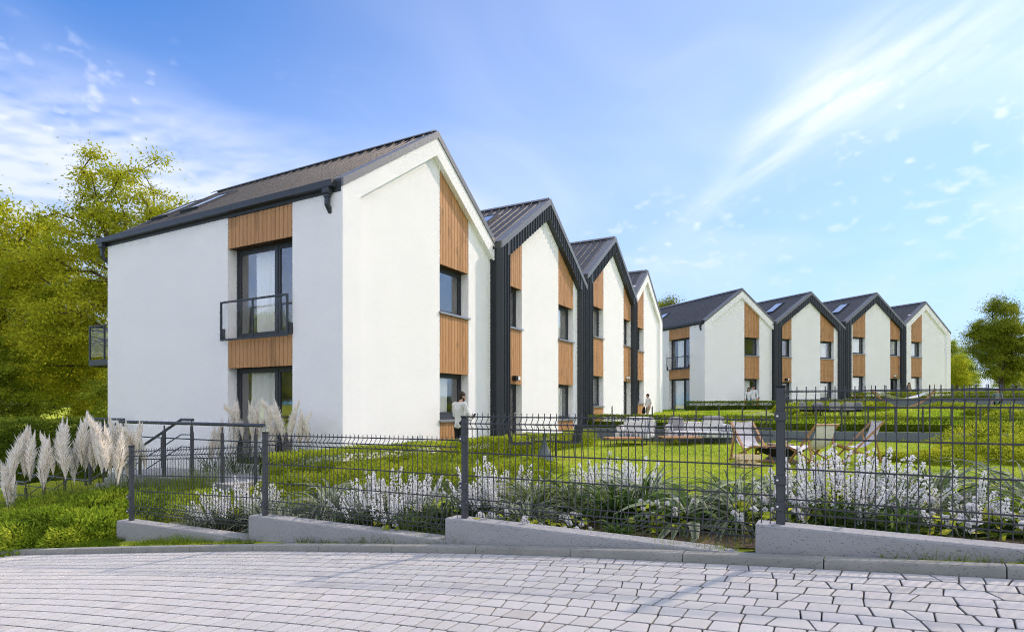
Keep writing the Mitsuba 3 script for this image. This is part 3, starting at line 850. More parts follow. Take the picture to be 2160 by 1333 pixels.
railing(r, far, [(SIDE(v, 1.1, 1.06 - .42 * max(0, v - 3.78)), -.05 - .40 * max(0, v - 4.6)) for v in (3.4, 4.5, 5.6, 6.7)], low=(.33, .6))
r = thing('landing_railing', 'short dark railing with square posts at the far corner of the house', 'railing')
railing(r, [SIDE(7.6, .3, 1.0), SIDE(9.6, .3, 1.0)], [(SIDE(v, .3, 1.0), -.9) for v in (7.65, 8.6, 9.55)], low=(.35,))

# ---------------------------------------------------------------- retaining walls with fence posts
def wall_along(name, pts, top, bottom, label, t=.16):
    m = MB()
    for p, q in zip(pts[:-1], pts[1:]):
        p, q = np.array(p, float), np.array(q, float); d = (q - p) / np.linalg.norm(q - p); n = np.array([-d[1], d[0]])
        v = [[*(c + n * s), z] for c in (p - d * t * .3, q + d * t * .3) for s in (-t, t) for z in (bottom, top)]
        m.hull(v)
    k = obj(None, name, m.get(), 'retaining')
    labels[k] = {'label': label, 'category': 'wall'}


scene['retaining'] = two(bump(pr((.14, .165, .20), .85, spec=.25), f_concrete_b, .004))
wall_along('retaining_wall', [(2.75, 23.45), (5.7, 21.75), (15.6, 18.6), (26., 15.4)], .46, -.6, 'low grey concrete retaining wall below the clipped hedge, behind the sofas')
wall_along('retaining_wall', [(25.3, 43.0), (26.3, 40.5), (31.0, 38.6), (40., 37.2), (60., 36.)], 1.83, .4, 'grey concrete retaining wall behind the hammock')


def post_line(poly, sp, zb, h, w, label, group, skip=0.):
    poly = np.array(poly, float); s = np.concatenate([[0], np.cumsum(np.linalg.norm(np.diff(poly, axis=0), axis=1))])
    sh = shape(MB().box(-w, w, -w * .7, w * .7, 0, h, b=.004).box(-w * .5, w * .5, -w * .4, w * .4, h, h + .05).box(-w * 1.6, w * 1.6, -w * 1.6, w * 1.6, 0, .012).get(), 'fence_metal')
    for q in np.arange(skip, s[-1], sp):
        x, y = np.interp(q, s, poly[:, 0]), np.interp(q, s, poly[:, 1])
        k = obj(None, 'fence_post', sh, M=at(x, y, zb, -18))
        labels[k] = {'label': label, 'category': 'post', 'group': group}


post_line([(2.95, 23.3), (5.7, 21.75), (15.6, 18.6), (20., 17.25)], .80, .46, .84, .024, 'slim dark metal post standing on the lower retaining wall in the hedge', 'posts on the lower retaining wall', .35)
post_line([(25.4, 42.8), (26.3, 40.5), (31.0, 38.6), (40., 37.2)], .98, 1.83, .90, .022, 'slim black metal post on the upper retaining wall by the distant houses', 'posts on the upper retaining wall', .4)


# ---------------------------------------------------------------- foliage tools
def leaf_cards(P, D, L, W, col, rnd, fold=.25, flat=None):
    """folded two-triangle leaves at P pointing along D"""
    P, D = np.asarray(P, float), np.asarray(D, float); n = len(P)
    D = D / (np.linalg.norm(D, axis=1, keepdims=True) + 1e-9)
    S = np.cross(D, rnd.normal(0, 1, (n, 3)) if flat is None else rnd.normal(0, flat, (n, 3)) + [0, 0, 1]); S /= np.linalg.norm(S, axis=1, keepdims=True) + 1e-9
    U = np.cross(D, S)
    L = (L * rnd.uniform(.65, 1.25, n))[:, None]; W = (W * rnd.uniform(.7, 1.2, n))[:, None]
    base, tip = P, P + D * L
    mid = P + D * L * .45 + U * W * fold
    V = np.stack([base, mid + S * W / 2 - U * W * fold * 2, tip, mid - S * W / 2 - U * W * fold * 2], 1).reshape(-1, 3)
    k = np.arange(n)[:, None] * 4
    F = np.vstack([k + [[0, 1, 2]], k + [[0, 2, 3]]])
    return V, F, np.repeat(col, 4, 0)


def palette(n, rnd, cols, t=None, jit=.18):
    cols = np.array(cols); t = rnd.rand(n) if t is None else np.clip(t + rnd.normal(0, .12, n), 0, 1)
    x = t * (len(cols) - 1); i = np.minimum(x.astype(int), len(cols) - 2); f_ = (x - i)[:, None]
    c = cols[i] * (1 - f_) + cols[i + 1] * f_
    return c * np.exp(rnd.normal(0, jit, (n, 1)))


YEL = [(.22, .28, .024), (.40, .45, .032), (.57, .57, .045), (.70, .63, .06)]
GRN = [(.20, .27, .035), (.33, .42, .045), (.47, .53, .06), (.6, .6, .09)]
DRK = [(0.057, 0.097, 0.023), (0.106, 0.164, 0.034), (0.174, 0.241, 0.047), (0.27, 0.329, 0.068)]
LIME = [(0.144, 0.204, 0.019), (0.252, 0.324, 0.024), (0.36, 0.432, 0.036), (0.456, 0.48, 0.048)]


def mound(key, name, c, r, h, n, L, W, cols, seed, up=.5, core=True):
    """a rounded shrub: leaves through the shell of a lumpy dome"""
    rnd = np.random.RandomState(seed); m = MB()
    d = rnd.normal(0, 1, (n, 3)); d[:, 2] = np.abs(d[:, 2]) * .9 + .02; d /= np.linalg.norm(d, axis=1, keepdims=True)
    lump = .72 + .5 * meshkit.fbm(d * 2.6 + seed * 3.1, 3, seed)
    q = lump[:, None] * (rnd.uniform(.55, 1.03, n) ** .45)[:, None] * d
    P = q * [r, r, h]
    D = d * [1, 1, .6] + rnd.normal(0, .55, (n, 3)) + [0, 0, up]
    t = (meshkit.fbm(P * 2.2 / max(r, .4) + 5, 3, seed + 5) - .5) * 1.6 + .5
    m.add(*leaf_cards(P, D, L, W, palette(n, rnd, cols, t), rnd))
    if core:
        s = trimesh.creation.icosphere(3, 1.0); sv = s.vertices; sv = sv[:]; dd = sv / np.linalg.norm(sv, axis=1, keepdims=True)
        l2 = .34 + .34 * meshkit.fbm(dd * 2.6 + seed * 3.1, 3, seed)
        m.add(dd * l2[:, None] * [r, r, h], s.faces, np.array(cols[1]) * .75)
    return m, c


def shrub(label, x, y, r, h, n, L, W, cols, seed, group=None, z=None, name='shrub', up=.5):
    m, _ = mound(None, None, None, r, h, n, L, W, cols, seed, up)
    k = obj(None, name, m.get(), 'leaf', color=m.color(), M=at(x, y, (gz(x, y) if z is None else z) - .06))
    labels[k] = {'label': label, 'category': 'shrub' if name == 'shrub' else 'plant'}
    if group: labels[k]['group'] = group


def hedge(label, pts, w, h, zs, dens, L, W, cols, seed, rough=.04):
    rnd = np.random.RandomState(seed); m = MB(); pts = np.array(pts, float)
    for (p, q), (za, zb) in zip(zip(pts[:-1], pts[1:]), zip(zs[:-1], zs[1:])):
        d = q - p; Ls = np.linalg.norm(d); d /= Ls; nn = np.array([-d[1], d[0]])
        e = .17
        m.hull([[*(c + nn * s), z0 + z] for c, z0 in ((p, za), (q, zb)) for s in (-w / 2 + e, w / 2 - e) for z in (-.1, h - e * 1.5)])
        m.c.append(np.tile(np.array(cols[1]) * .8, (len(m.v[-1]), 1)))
        area = Ls * (2 * h + w); n = int(area * dens)
        a = rnd.rand(n) * Ls; side = rnd.rand(n) * (2 * h + w)
        off = np.where(side < h, -w / 2, np.where(side < 2 * h, w / 2, (side - 2 * h) - w / 2)); zz = np.where(side < h, side, np.where(side < 2 * h, side - h, h))
        N = np.stack([np.where(side < 2 * h, np.sign(off), 0), np.where(side < 2 * h, 0, 1.)], 1)
        bumpy = rough * 3 * (meshkit.fbm(np.stack([a * 2.1, off * 3, zz * 3], -1) + seed, 3, seed) - .55) + rnd.uniform(-.08, .01, n)
        off = off + N[:, 0] * bumpy; zz = zz + N[:, 1] * bumpy
        base = p + d * a[:, None] + nn * off[:, None]
        P = np.column_stack([base, za + (zb - za) * a / Ls + zz])
        D3 = np.column_stack([nn * N[:, :1] * .7, N[:, 1] * .6 + .35]) + rnd.normal(0, .5, (n, 3))
        t = .42 + 1.2 * (meshkit.fbm(P * 1.6, 3, seed + 2) - .5)
        m.add(*leaf_cards(P, D3, L, W, palette(n, rnd, cols, t), rnd))
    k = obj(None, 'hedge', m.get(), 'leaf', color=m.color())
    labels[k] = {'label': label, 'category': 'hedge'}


def bez(a, b, c, n):
    t = np.linspace(0, 1, n)[:, None]
    return (1 - t) ** 2 * a + 2 * t * (1 - t) * b + t * t * c


def blade(az, lean, L, W, droop, seg=6, vcol=(.06, .1, .03), edge=None, roll=0.):
    """an arching strap leaf with a midrib fold; returns vertices, faces, colours"""
    o = np.array([math.cos(az), math.sin(az), 0]); side = np.array([-o[1], o[0], 0])
    p0 = np.zeros(3); p1 = o * L * .45 * math.sin(lean) + [0, 0, L * .75 * math.cos(lean)]
    p2 = o * L * (.55 + .4 * math.sin(lean)) + [0, 0, L * (.75 * math.cos(lean) - droop)]
    c = bez(p0, p1, p2, seg + 1); t = np.linspace(0, 1, seg + 1)
    w = W * np.minimum(1, .45 + 1.6 * t) * np.clip((1 - t) * 2.2, 0.02, 1) ** .8
    tan = np.gradient(c, axis=0); tan /= np.linalg.norm(tan, axis=1, keepdims=True)
    nn = np.cross(side, tan); s = side * math.cos(roll) + nn * math.sin(roll)
    V = np.stack([c - s * w[:, None] / 2 + nn * w[:, None] * .16, c, c + s * w[:, None] / 2 + nn * w[:, None] * .16], 1).reshape(-1, 3)
    F = []
    for i in range(seg):
        a, b = i * 3, (i + 1) * 3
        F += [[a, a + 1, b + 1, b], [a + 1, a + 2, b + 2, b + 1]]
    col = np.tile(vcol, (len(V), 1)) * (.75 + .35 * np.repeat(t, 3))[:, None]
    if edge is not None: col[0::3] = edge; col[2::3] = edge
    return V, F, col


def behind_fence(V, x, y, g):
    """leaves lean against the mesh instead of passing through it and the plinth"""
    sd = (y + V[:, 1]) - np.interp(x + V[:, 0], FP[:, 0], FP[:, 1]); V = V.copy()
    V[:, 1] += np.where(sd < .15, .15 - sd, 0); V[:, 2] = np.maximum(V[:, 2], .01 + ground(x + V[:, 0], y + V[:, 1]) - g)
    return V


def strappy(label, x, y, n, L, W, cols, seed, edge=None, lean=(.15, 1.1), droop=.35, name='strap_leaved_plant', parts=False, group=None):
    if not parts: n, L, W = int(n * 1.35), L * 1.2, W * 1.15
    rnd = np.random.RandomState(seed); key = None
    M = at(x, y, gz(x, y) - .03)
    m = MB()
    if parts: key = thing(name, label, 'plant', group, M)
    for i in range(n):
        az = rnd.uniform(0, 2 * PI); le = rnd.uniform(*lean) ; l = L * rnd.uniform(.6, 1.1)
        c = np.array(cols[rnd.randint(len(cols))]) * rnd.uniform(.75, 1.25)
        V, F, C = blade(az, le, l, W * rnd.uniform(.7, 1.2), droop * rnd.uniform(.5, 1.3) * (.3 + le), 6, c, edge if edge is None or rnd.rand() < .75 else None, rnd.normal(0, .35))
        V = behind_fence(V + [*(rnd.normal(0, .035, 2)), 0], x, y, gz(x, y) - .03)
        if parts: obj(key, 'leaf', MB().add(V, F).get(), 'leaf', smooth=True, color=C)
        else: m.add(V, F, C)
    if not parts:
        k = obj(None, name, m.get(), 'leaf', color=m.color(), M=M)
        labels[k] = {'label': label, 'category': 'plant'}
        if group: labels[k]['group'] = group


def spike_mesh(seed, stem=.34, head=.24, dens=46):
    """a stem with a spike of tiny pale florets"""
    rnd = np.random.RandomState(seed); m = MB()
    bend = rnd.normal(0, .05, 2)
    c = lambda t: np.array([bend[0] * t * t, bend[1] * t * t, t * (stem + head)])
    m.tube([c(t) for t in np.linspace(0, .97, 5)], .0028, 4, caps=False); m.c.append(np.tile((.07, .10, .035), (len(m.v[-1]), 1)))
    t = (stem + head * rnd.rand(dens) ** .9) / (stem + head); rr = .030 * (1 - ((t * (stem + head) - stem) / head) ** 1.6 * .8)
    a = rnd.uniform(0, 2 * PI, dens)
    P = np.stack([c(q) for q in t]) + np.stack([np.cos(a) * rr, np.sin(a) * rr, 0 * a], 1) * .5
    D = np.stack([np.cos(a), np.sin(a), .55 + 0 * a], 1)
    for k in range(2):
        m.add(*leaf_cards(P, D + rnd.normal(0, .3, D.shape), .021, .017, np.tile((.94, .945, .95), (dens, 1)) * rnd.uniform(.75, 1.1, (dens, 1)), rnd, .3))
    # a few narrow grey-green leaves on the stem
    n = 7; tt = rnd.uniform(.08, .55, n); aa = rnd.uniform(0, 2 * PI, n)
    m.add(*leaf_cards(np.stack([c(q) for q in tt]), np.stack([np.cos(aa), np.sin(aa), .9 + 0 * aa], 1), .11, .012, np.tile((.06, .085, .045), (n, 1)), rnd))
    return m


SPIKES = [spike_mesh(s, .27 + .03 * s, .28, 66) for s in range(5)]
SPIKE_SHAPES = [shape(m.get(), 'petal', color=m.color()) for m in SPIKES]


def flower_clump(label, x, y, n, r, s, seed, tilt=.5):
    rnd = np.random.RandomState(seed); z = gz(x, y)
    key = thing('spiky_flower_clump', label, 'plant', 'white spike flowers behind the fence')
    for i in range(n):
        q = math.sqrt(rnd.rand()); a = rnd.uniform(0, 2 * PI); px, py = x + r * .55 * q * math.cos(a), y + r * .55 * q * math.sin(a)
        tl = math.degrees(tilt * q * rnd.uniform(.6, 1.2)); k = s * rnd.uniform(.75, 1.15) * (1.08 - .25 * q)
        M = T().translate([px, py, z - .03]).rotate([-math.sin(a), math.cos(a), 0], tl).rotate([0, 0, 1], rnd.uniform(0, 360)).scale([k, k, k])
        obj(key, 'flower_spike', SPIKE_SHAPES[i % 5], M=M)
    m = MB()
    for i in range(int(n * 2.2)):
        a = rnd.uniform(0, 2 * PI)
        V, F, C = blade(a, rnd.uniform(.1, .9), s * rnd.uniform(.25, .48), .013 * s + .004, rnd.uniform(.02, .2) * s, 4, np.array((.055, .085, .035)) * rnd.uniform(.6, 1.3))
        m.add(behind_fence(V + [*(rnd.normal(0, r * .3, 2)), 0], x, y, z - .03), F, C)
    obj(key, 'foliage', m.get(), 'leaf', color=m.color(), M=at(x, y, z - .03))


def ball_flowers(label, x, y, n, r, h, seed):
    rnd = np.random.RandomState(seed); z = gz(x, y); st, hd = MB(), []
    key = thing('ball_flower_clump', label, 'plant', 'low white ball flowers behind the fence')
    for i in range(n):
        q = math.sqrt(rnd.rand()); a = rnd.uniform(0, 2 * PI)
        p = np.array([x + r * q * math.cos(a), y + r * q * math.sin(a), z + h * rnd.uniform(.45, 1.1)])
        st.tube([[p[0] + rnd.normal(0, .02), p[1] + rnd.normal(0, .02), z - .03], p], .003, 4, caps=False); st.c.append(np.tile((.07, .12, .03), (len(st.v[-1]), 1)))
        m = MB(); N = 46; d = rnd.normal(0, 1, (N, 3)); d[:, 2] += .2; d /= np.linalg.norm(d, axis=1, keepdims=True)
        m.add(*leaf_cards(d * .012, d + rnd.normal(0, .25, (N, 3)), .026, .022, np.tile((.80, .81, .83), (N, 1)) * rnd.uniform(.8, 1.05, (N, 1)), rnd, .2))
        obj(key, 'flower_head', m.get(), 'petal', color=m.color(), M=at(*p, s=rnd.uniform(.65, 1.0)))
    N = 60; a = rnd.uniform(0, 2 * PI, N); rr = r * np.sqrt(rnd.rand(N)) * 1.1
    P = np.stack([x + rr * np.cos(a), y + rr * np.sin(a), z + rnd.uniform(0, h * .8, N)], 1)
    st.add(*leaf_cards(P, rnd.normal(0, 1, (N, 3)) * [1, 1, .3] + [0, 0, .4], .09, .055, palette(N, rnd, GRN), rnd))
    obj(key, 'foliage', st.get(), 'leaf', color=st.color())


# ---------------------------------------------------------------- pampas grass
def plume_mesh(seed, L=.62, R=.088, n=1000):
    rnd = np.random.RandomState(seed); m = MB()
    bx, by = rnd.normal(0, .15, 2)
    c = lambda t: np.stack([bx * t * t, by * t * t, t * L], -1)
    t = rnd.rand(n) ** .85 * .96; a = rnd.uniform(0, 2 * PI, n)
    rr = R * np.sin(np.clip(t * 1.08 + .06, 0, 1) * PI) ** .7 * rnd.uniform(.15, 1., n)
    P = c(t); D = np.stack([np.cos(a) * rr, np.sin(a) * rr, np.full(n, .11) + rnd.uniform(0, .05, n)], 1)
    col = np.array((1.0, .975, .92)) * rnd.uniform(.86, 1.0, (n, 1)) * np.where(rnd.rand(n, 1) < .14, (.92, .86, .74), (1., 1., 1.))
    l = np.linalg.norm(D, axis=1)
    V, F, C = leaf_cards(P, D, 1.0, .014, col, rnd, .1)
    V = V.reshape(-1, 4, 3); V = V[:, :1] + (V - V[:, :1]) * (l / 1.0)[:, None, None] * np.array([1, 1, 1]); V = V.reshape(-1, 3)
    # widen the wisps again after scaling their length
    s = (V.reshape(-1, 4, 3)[:, 1] - V.reshape(-1, 4, 3)[:, 3]); s /= np.linalg.norm(s, axis=1, keepdims=True) + 1e-9
    V = V.reshape(-1, 4, 3); V[:, 1] += s * .0050; V[:, 3] -= s * .0050
    m.add(V.reshape(-1, 3), F, C)
    return m


PL = [plume_mesh(60 + s) for s in range(4)]
PLUMES = [shape(m.get(), 'plume', color=m.color()) for m in PL]


def pampas(label, tips, base, seed, s=1., name='pampas_grass', nleaf=150, leafL=1.0, stiff=1.):
    """tips: tops of the plumes (x, y, z); base: centre of the tuft"""
    rnd = np.random.RandomState(seed)
    key = thing(name, label, 'plant', 'pampas grass clumps by the house')
    st = MB()
    for i, tp in enumerate(tips):
        tp = np.array(tp, float); b = np.array([base[0] + (tp[0] - base[0]) * .45 + rnd.normal(0, .06), base[1] + rnd.normal(0, .12), gz(*base[:2]) - .05])
        d = tp - b; H = np.linalg.norm(d); d /= H; pl = s * rnd.uniform(.8, 1.12)
        foot = tp - d * .62 * pl
        ax = np.cross([0, 0, 1], d); an = math.degrees(math.acos(np.clip(d[2], -1, 1)))
        d = d + np.array([*rnd.normal(0, .06, 2), 0]); d /= np.linalg.norm(d); ax = np.cross([0, 0, 1], d); an = math.degrees(math.acos(np.clip(d[2], -1, 1)))
        M = T().translate(foot.tolist())
        if np.linalg.norm(ax) > 1e-4: M = M.rotate(ax.tolist(), an)
        obj(key, 'plume', PLUMES[i % 4], M=M.rotate([0, 0, 1], rnd.uniform(0, 360)).scale([pl * rnd.uniform(.85, 1.2)] * 2 + [pl]))
        st.tube([b, b + d * (H - .3 * pl)], .0045, 4, caps=False); st.c.append(np.tile((.20, .20, .07), (len(st.v[-1]), 1)))
    for i in range(nleaf):
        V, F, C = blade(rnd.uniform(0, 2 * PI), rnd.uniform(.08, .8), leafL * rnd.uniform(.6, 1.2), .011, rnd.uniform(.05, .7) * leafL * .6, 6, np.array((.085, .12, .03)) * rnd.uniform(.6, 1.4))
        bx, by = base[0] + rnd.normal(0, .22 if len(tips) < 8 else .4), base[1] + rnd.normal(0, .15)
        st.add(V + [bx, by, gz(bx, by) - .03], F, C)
    obj(key, 'foliage', st.get(), 'leaf', color=st.color())


PX = lambda px, py, D: ((px - 1080) / 1215 * D, D, EYE - (py - 853) / 1215 * D)    # builder's ruler: a point D metres ahead


def pampas_all():
    rnd = random.Random(8)
    L = [[(12, 918), (20, 960), (2, 985), (24, 1010)], [(34, 918), (52, 920)], [(68, 922), (80, 938), (92, 930), (104, 926)], [(112, 896), (128, 898), (138, 915)],
         [(146, 925), (157, 887), (165, 900), (173, 912), (184, 905)], [(199, 887), (206, 902), (214, 915), (222, 892)], [(228, 906), (240, 888), (247, 922), (256, 908)], [(266, 912), (276, 900), (286, 895), (312, 902), (255, 940)]]
    names = ['at the left edge of the photograph', 'second clump from the left edge', 'third clump from the left edge', 'beside the dark stair handrail', 'tallest of those before the hedge', 'before the far corner of the house', 'before the lower left of the house wall', 'nearest the first fence post']
    for i, (tips, nm) in enumerate(zip(L, names)):
        D = 9.9 + .25 * math.sin(i * 2.1)
        T3 = [PX(x, y, D + rnd.uniform(-.35, .35)) for x, y in tips]
        cx_ = sum(t[0] for t in T3) / len(T3)
        pampas('cream pampas grass clump ' + nm, T3, (cx_ + .1, D + .05), 20 + i, s=1.22, nleaf=70)
    L2 = [[(446, 905), (458, 900), (470, 893)], [(488, 853), (505, 850), (497, 880), (520, 862)], [(528, 858), (536, 860), (546, 855), (556, 866), (540, 885)], [(566, 858), (575, 885), (590, 852), (600, 855), (583, 890)], [(611, 853), (617, 875), (627, 880), (640, 878), (656, 875)]]
    n2 = ['faint and leftmost of those under the terrace window', 'below the left jamb of the terrace window', 'before the curtain of the terrace window', 'before the dark right pane of the terrace window', 'rightmost of those along the house wall']
    for i, (tips, nm) in enumerate(zip(L2, n2)):
        D = 12.55 - i * .22
        T3 = [PX(x, y, D + rnd.uniform(-.12, .12)) for x, y in tips]
        cx_ = sum(t[0] for t in T3) / len(T3)
        pampas('pale pampas grass clump ' + nm, T3, (cx_, D), 40 + i, s=1.15, nleaf=80)


pampas_all()


ORD = ['first', 'second', 'third', 'fourth', 'fifth', 'sixth', 'seventh', 'eighth', 'ninth', 'tenth', 'eleventh', 'twelfth', 'thirteenth', 'fourteenth', 'fifteenth', 'sixteenth', 'seventeenth', 'eighteenth', 'nineteenth',
       'twentieth', 'twenty-first', 'twenty-second', 'twenty-third', 'twenty-fourth', 'twenty-fifth']


def rank_labels():
    """things that share a label are told apart by their order from left to right"""
    by = {}
    for k, v in labels.items():
        if 'category' in v: by.setdefault(v['label'], []).append(k)
    for lab, ks in by.items():
        if len(ks) < 2 or 'beyond the edges' in lab: continue
        def px(k):
            q = scene.get(k) or next(scene[c] for c in scene if c.startswith(k + '__'))
            m = np.array(q['to_world'].matrix)
            return m[0, 3] / max(m[1, 3], .1)
        for i, k in enumerate(sorted(ks, key=px)): labels[k]['label'] = f'{lab}, {ORD[i]} from left'

# ---------------------------------------------------------------- planting
# planting bed behind the fence
bx_ = np.linspace(-5.5, 5.2, 60); fy_ = np.interp(bx_, FP[:, 0], FP[:, 1])
rows_ = [(.05, 0), (.5, 0), (1.0, 0), (1.5, .12), (2.0, .3)]
bv_ = []
for d_, wob in rows_:
    yy = fy_ + d_ + wob * np.sin(bx_ * 2.3) + wob * np.sin(bx_ * 5.1 + 1) * .5
    bv_.append(np.stack([bx_ + d_ * .25, yy, ground(bx_ + d_ * .25, yy) + (.012 if d_ < 1.9 else -.03)], 1))
bi, bj = np.meshgrid(np.arange(len(rows_) - 1), np.arange(59), indexing='ij')
structure('flower_bed', (np.vstack(bv_), np.stack([bi * 60 + bj, bi * 60 + bj + 1, (bi + 1) * 60 + bj + 1, (bi + 1) * 60 + bj], -1).reshape(-1, 4)), 'mulch', 'dark mulched planting bed behind the fence', smooth=True)

hedge('low lime green hedge curving along the front of the nearest house', [(-4.45, 10.4), (-3.35, 11.2), (-2.3, 12.6), (-.8, 14.5), (.9, 17.4), (2.6, 19.8)], .7, .52, [-.05, 0, 0, 0, 0, 0], 1500, .055, .03, [(0.174, 0.232, 0.023), (0.319, 0.392, 0.029), (0.464, 0.536, 0.043), (0.58, 0.609, 0.058)], 3)
hedge('clipped green hedge along the top of the lower retaining wall', [(2.9, 23.95), (5.9, 22.25), (15.8, 19.1), (26, 15.9)], .6, .50, [.46] * 4, 1300, .055, .03, [(.08, .13, .018), (.15, .21, .026), (.24, .31, .04), (.36, .40, .06)], 4)
hedge('dark green clipped hedge in front of the left distant house', [(11.0, 36.4), (14.4, 36.0), (17.6, 36.6)], .8, .58, [.98, 1.0, 1.02], 900, .07, .04, DRK, 5)
hedge('yellow green low hedge at the foot of the right distant houses', [(25.6, 43.4), (27.3, 41.2), (31.5, 39.4), (40, 38.0), (52, 37.2)], .7, .42, [1.82] * 5, 650, .08, .05, LIME, 6)
hedge('tall dark green hedge at the left behind the pampas grass', [(-27, 21.0), (-20, 20.4), (-14.2, 20.0), (-11.4, 19.2)], 1.4, 2.35, [-1.5] * 4, 900, .08, .045, [(0.07, 0.119, 0.02), (0.14, 0.21, 0.028), (0.238, 0.308, 0.042), (0.35, 0.406, 0.056)], 7, rough=.12)
for i, (x, y, r, h) in enumerate([(-4.6, 9.3, .8, .42), (-3.6, 9.9, .9, .5), (-2.6, 10.4, .95, .5), (-1.6, 10.9, .95, .5), (-.7, 11.6, .9, .48), (-3.0, 8.9, .7, .38), (-1.9, 9.4, .8, .45), (-.9, 9.9, .8, .45), (.0, 10.6, .75, .42), (-.2, 9.2, .6, .34), (.5, 12.2, .6, .34), (-.1, 8.4, .5, .30)]):
    shrub('bushy lime green ground cover shrub between the fence and the nearest house', x, y, r, h, 5200, .06, .022, LIME, 30 + i, 'lime shrubs before the nearest house')
for i, (x, y, r, h) in enumerate([(9.6, 12.8, .8, .42), (10.8, 13.4, 1.0, .6), (12.0, 13.0, 1.1, .7), (11.4, 12.0, .9, .5), (13.4, 14.0, 1.2, .8), (8.9, 13.4, .5, .26), (13.6, 16.5, 1.3, .75)]):
    shrub('yellow green bush on the rise at the right of the lawn', x, y, r, h, 5200, .06, .024, [(0.15, 0.2, 0.02), (0.275, 0.338, 0.025), (0.4, 0.45, 0.037), (0.525, 0.525, 0.056)], 60 + i, 'bushes at the right of the lawn')
for i, (x, y, r, h) in enumerate([(-6.35, 8.85, .68, .52), (-7.2, 8.95, .8, .62), (-8.0, 9.35, .8, .62), (-6.0, 9.45, .75, .62), (-6.9, 9.75, .9, .72), (-7.9, 10.1, .9, .7), (-8.9, 10.0, .8, .6), (-5.2, 9.7, .7, .45)]):
    shrub('dense green bush on the bank to the left of the fence', x, y, r, h, 9000, .075, .022, [(0.096, 0.16, 0.024), (0.24, 0.352, 0.032), (0.4, 0.512, 0.048), (0.576, 0.608, 0.072)], 80 + i, 'bushes on the bank left of the fence')
for i, (px, D, r, h) in enumerate([(1660, 33, .9, .62), (1690, 34, 1.0, .7), (1722, 35, 1.2, .75), (1755, 36, 1.1, .72), (1790, 36.5, 1.1, .7), (1822, 36, 1.1, .62), (1850, 33, .9, .5), (1985, 34, 1.2, .6), (2020, 33, 1.3, .7), (2055, 33, 1.2, .6), (1705, 31, .8, .35), (1880, 27, .9, .35), (2090, 34, 1.5, .8), (2140, 30, 1.5, .7), (2070, 28, .8, .5), (2130, 25.5, .9, .5)]):
    x = (px - 1080) / 1215 * D
    shrub('bright green low bush scattered over the distant sloping lawn', x, D, r, h, 1500, .13, .06, LIME, 100 + i, 'low bushes on the distant lawn')

flower_clump('white spike flower clump beside the second fence post, seen through the first panel', -3.95, 8.3, 50, .62, 1.15, 1)
flower_clump('white spike flower clump in the middle of the second fence panel', -1.5, 7.15, 85, .85, 1.18, 2)
flower_clump('white spike flower clump just right of the third fence post', -.15, 6.95, 70, .66, 1.15, 3)
flower_clump('white spike flower clump in the middle of the third fence panel', 1.25, 7.0, 80, .74, 1.15, 4)
flower_clump('largest white spike flower clump, behind the fourth panel near its post', 3.05, 5.35, 98, .88, 1.22, 5, .62)
flower_clump('low sprawling white spike flowers behind the right end of the fence', 3.75, 4.75, 42, .65, .85, 6, .8)
for i, (x, y, n, r, h, nm) in enumerate([(-2.6, 7.4, 16, .35, .22, 'at the foot of the second fence panel, left part'), (-1.35, 6.75, 14, .25, .22, 'at the foot of the second fence panel, right part'), (-.2, 6.2, 22, .3, .3, 'beside the foot of the third fence post'), (.45, 5.85, 26, .4, .2, 'low at the middle of the third plinth'),
                                          (1.5, 5.55, 14, .3, .32, 'before the broad leaved plant in the third panel'), (2.25, 5.05, 26, .32, .34, 'just left of the tall fourth fence post'), (3.6, 4.35, 30, .42, .26, 'at the foot of the fourth fence panel')]):
    ball_flowers('cluster of small white ball flowers ' + nm, x, y, n, r, h, 200 + i)
SG = [(.13, .18, .10), (.18, .24, .13), (.10, .15, .07)]
G2 = [(.08, .15, .04), (.12, .20, .05), (.16, .24, .07)]
VG = (.58, .62, .50)
strappy('large variegated strap leaved plant in the second fence panel', -2.45, 7.75, 170, .95, .035, SG, 1, VG, (.1, 1.2), .55)
strappy('silvery grassy tuft low in the first fence panel', -4.55, 8.5, 120, .6, .02, SG, 2, VG)
strappy('grassy tuft at the right end of the second fence panel', -.85, 6.9, 110, .62, .016, SG, 3)
strappy('fine grassy tuft in the left part of the third fence panel', .3, 6.65, 170, .85, .016, [(.16, .21, .07), (.22, .27, .10)], 4, None, (.1, 1.1), .4)
strappy('green iris like tuft in the middle of the third fence panel', 1.15, 6.25, 95, .7, .03, G2, 5, None, (.1, 1.1), .4)
strappy('lush broad leaved plant with pale edges in the third fence panel', 1.75, 5.72, 80, .95, .098, [(.13, .22, .06), (.18, .28, .08), (.23, .33, .11)], 6, VG, (.30, 1.15), .45, 'broad_leaved_plant', True)
strappy('fine arching grass behind the right end of the third panel', 2.35, 6.2, 140, .9, .014, SG, 7, None, (.15, 1.0), .45)
strappy('arching green tuft directly behind the tall fourth post', 2.2, 5.55, 110, .8, .022, G2, 8, VG, (.15, 1.1), .45)
strappy('arching blue green grass in the middle of the fourth panel', 4.0, 5.5, 150, .95, .017, SG, 9, None, (.15, 1.05), .45)
strappy('large arching strap leaved plant near the right edge', 4.65, 5.2, 130, 1.05, .035, [(.11, .17, .08), (.16, .22, .11)], 10, VG, (.1, 1.1), .5)
strappy('bright green strap leaved plant at the right edge of the photograph', 4.1, 4.35, 60, .7, .035, [(.18, .30, .03), (.25, .36, .05)], 11, None, (.2, 1.2), .45)
strappy('second broad leaved plant, behind the large arching plant near the right edge', 4.45, 5.9, 46, 1.0, .10, G2, 16, VG, (.3, 1.2), .5, 'broad_leaved_plant', True)
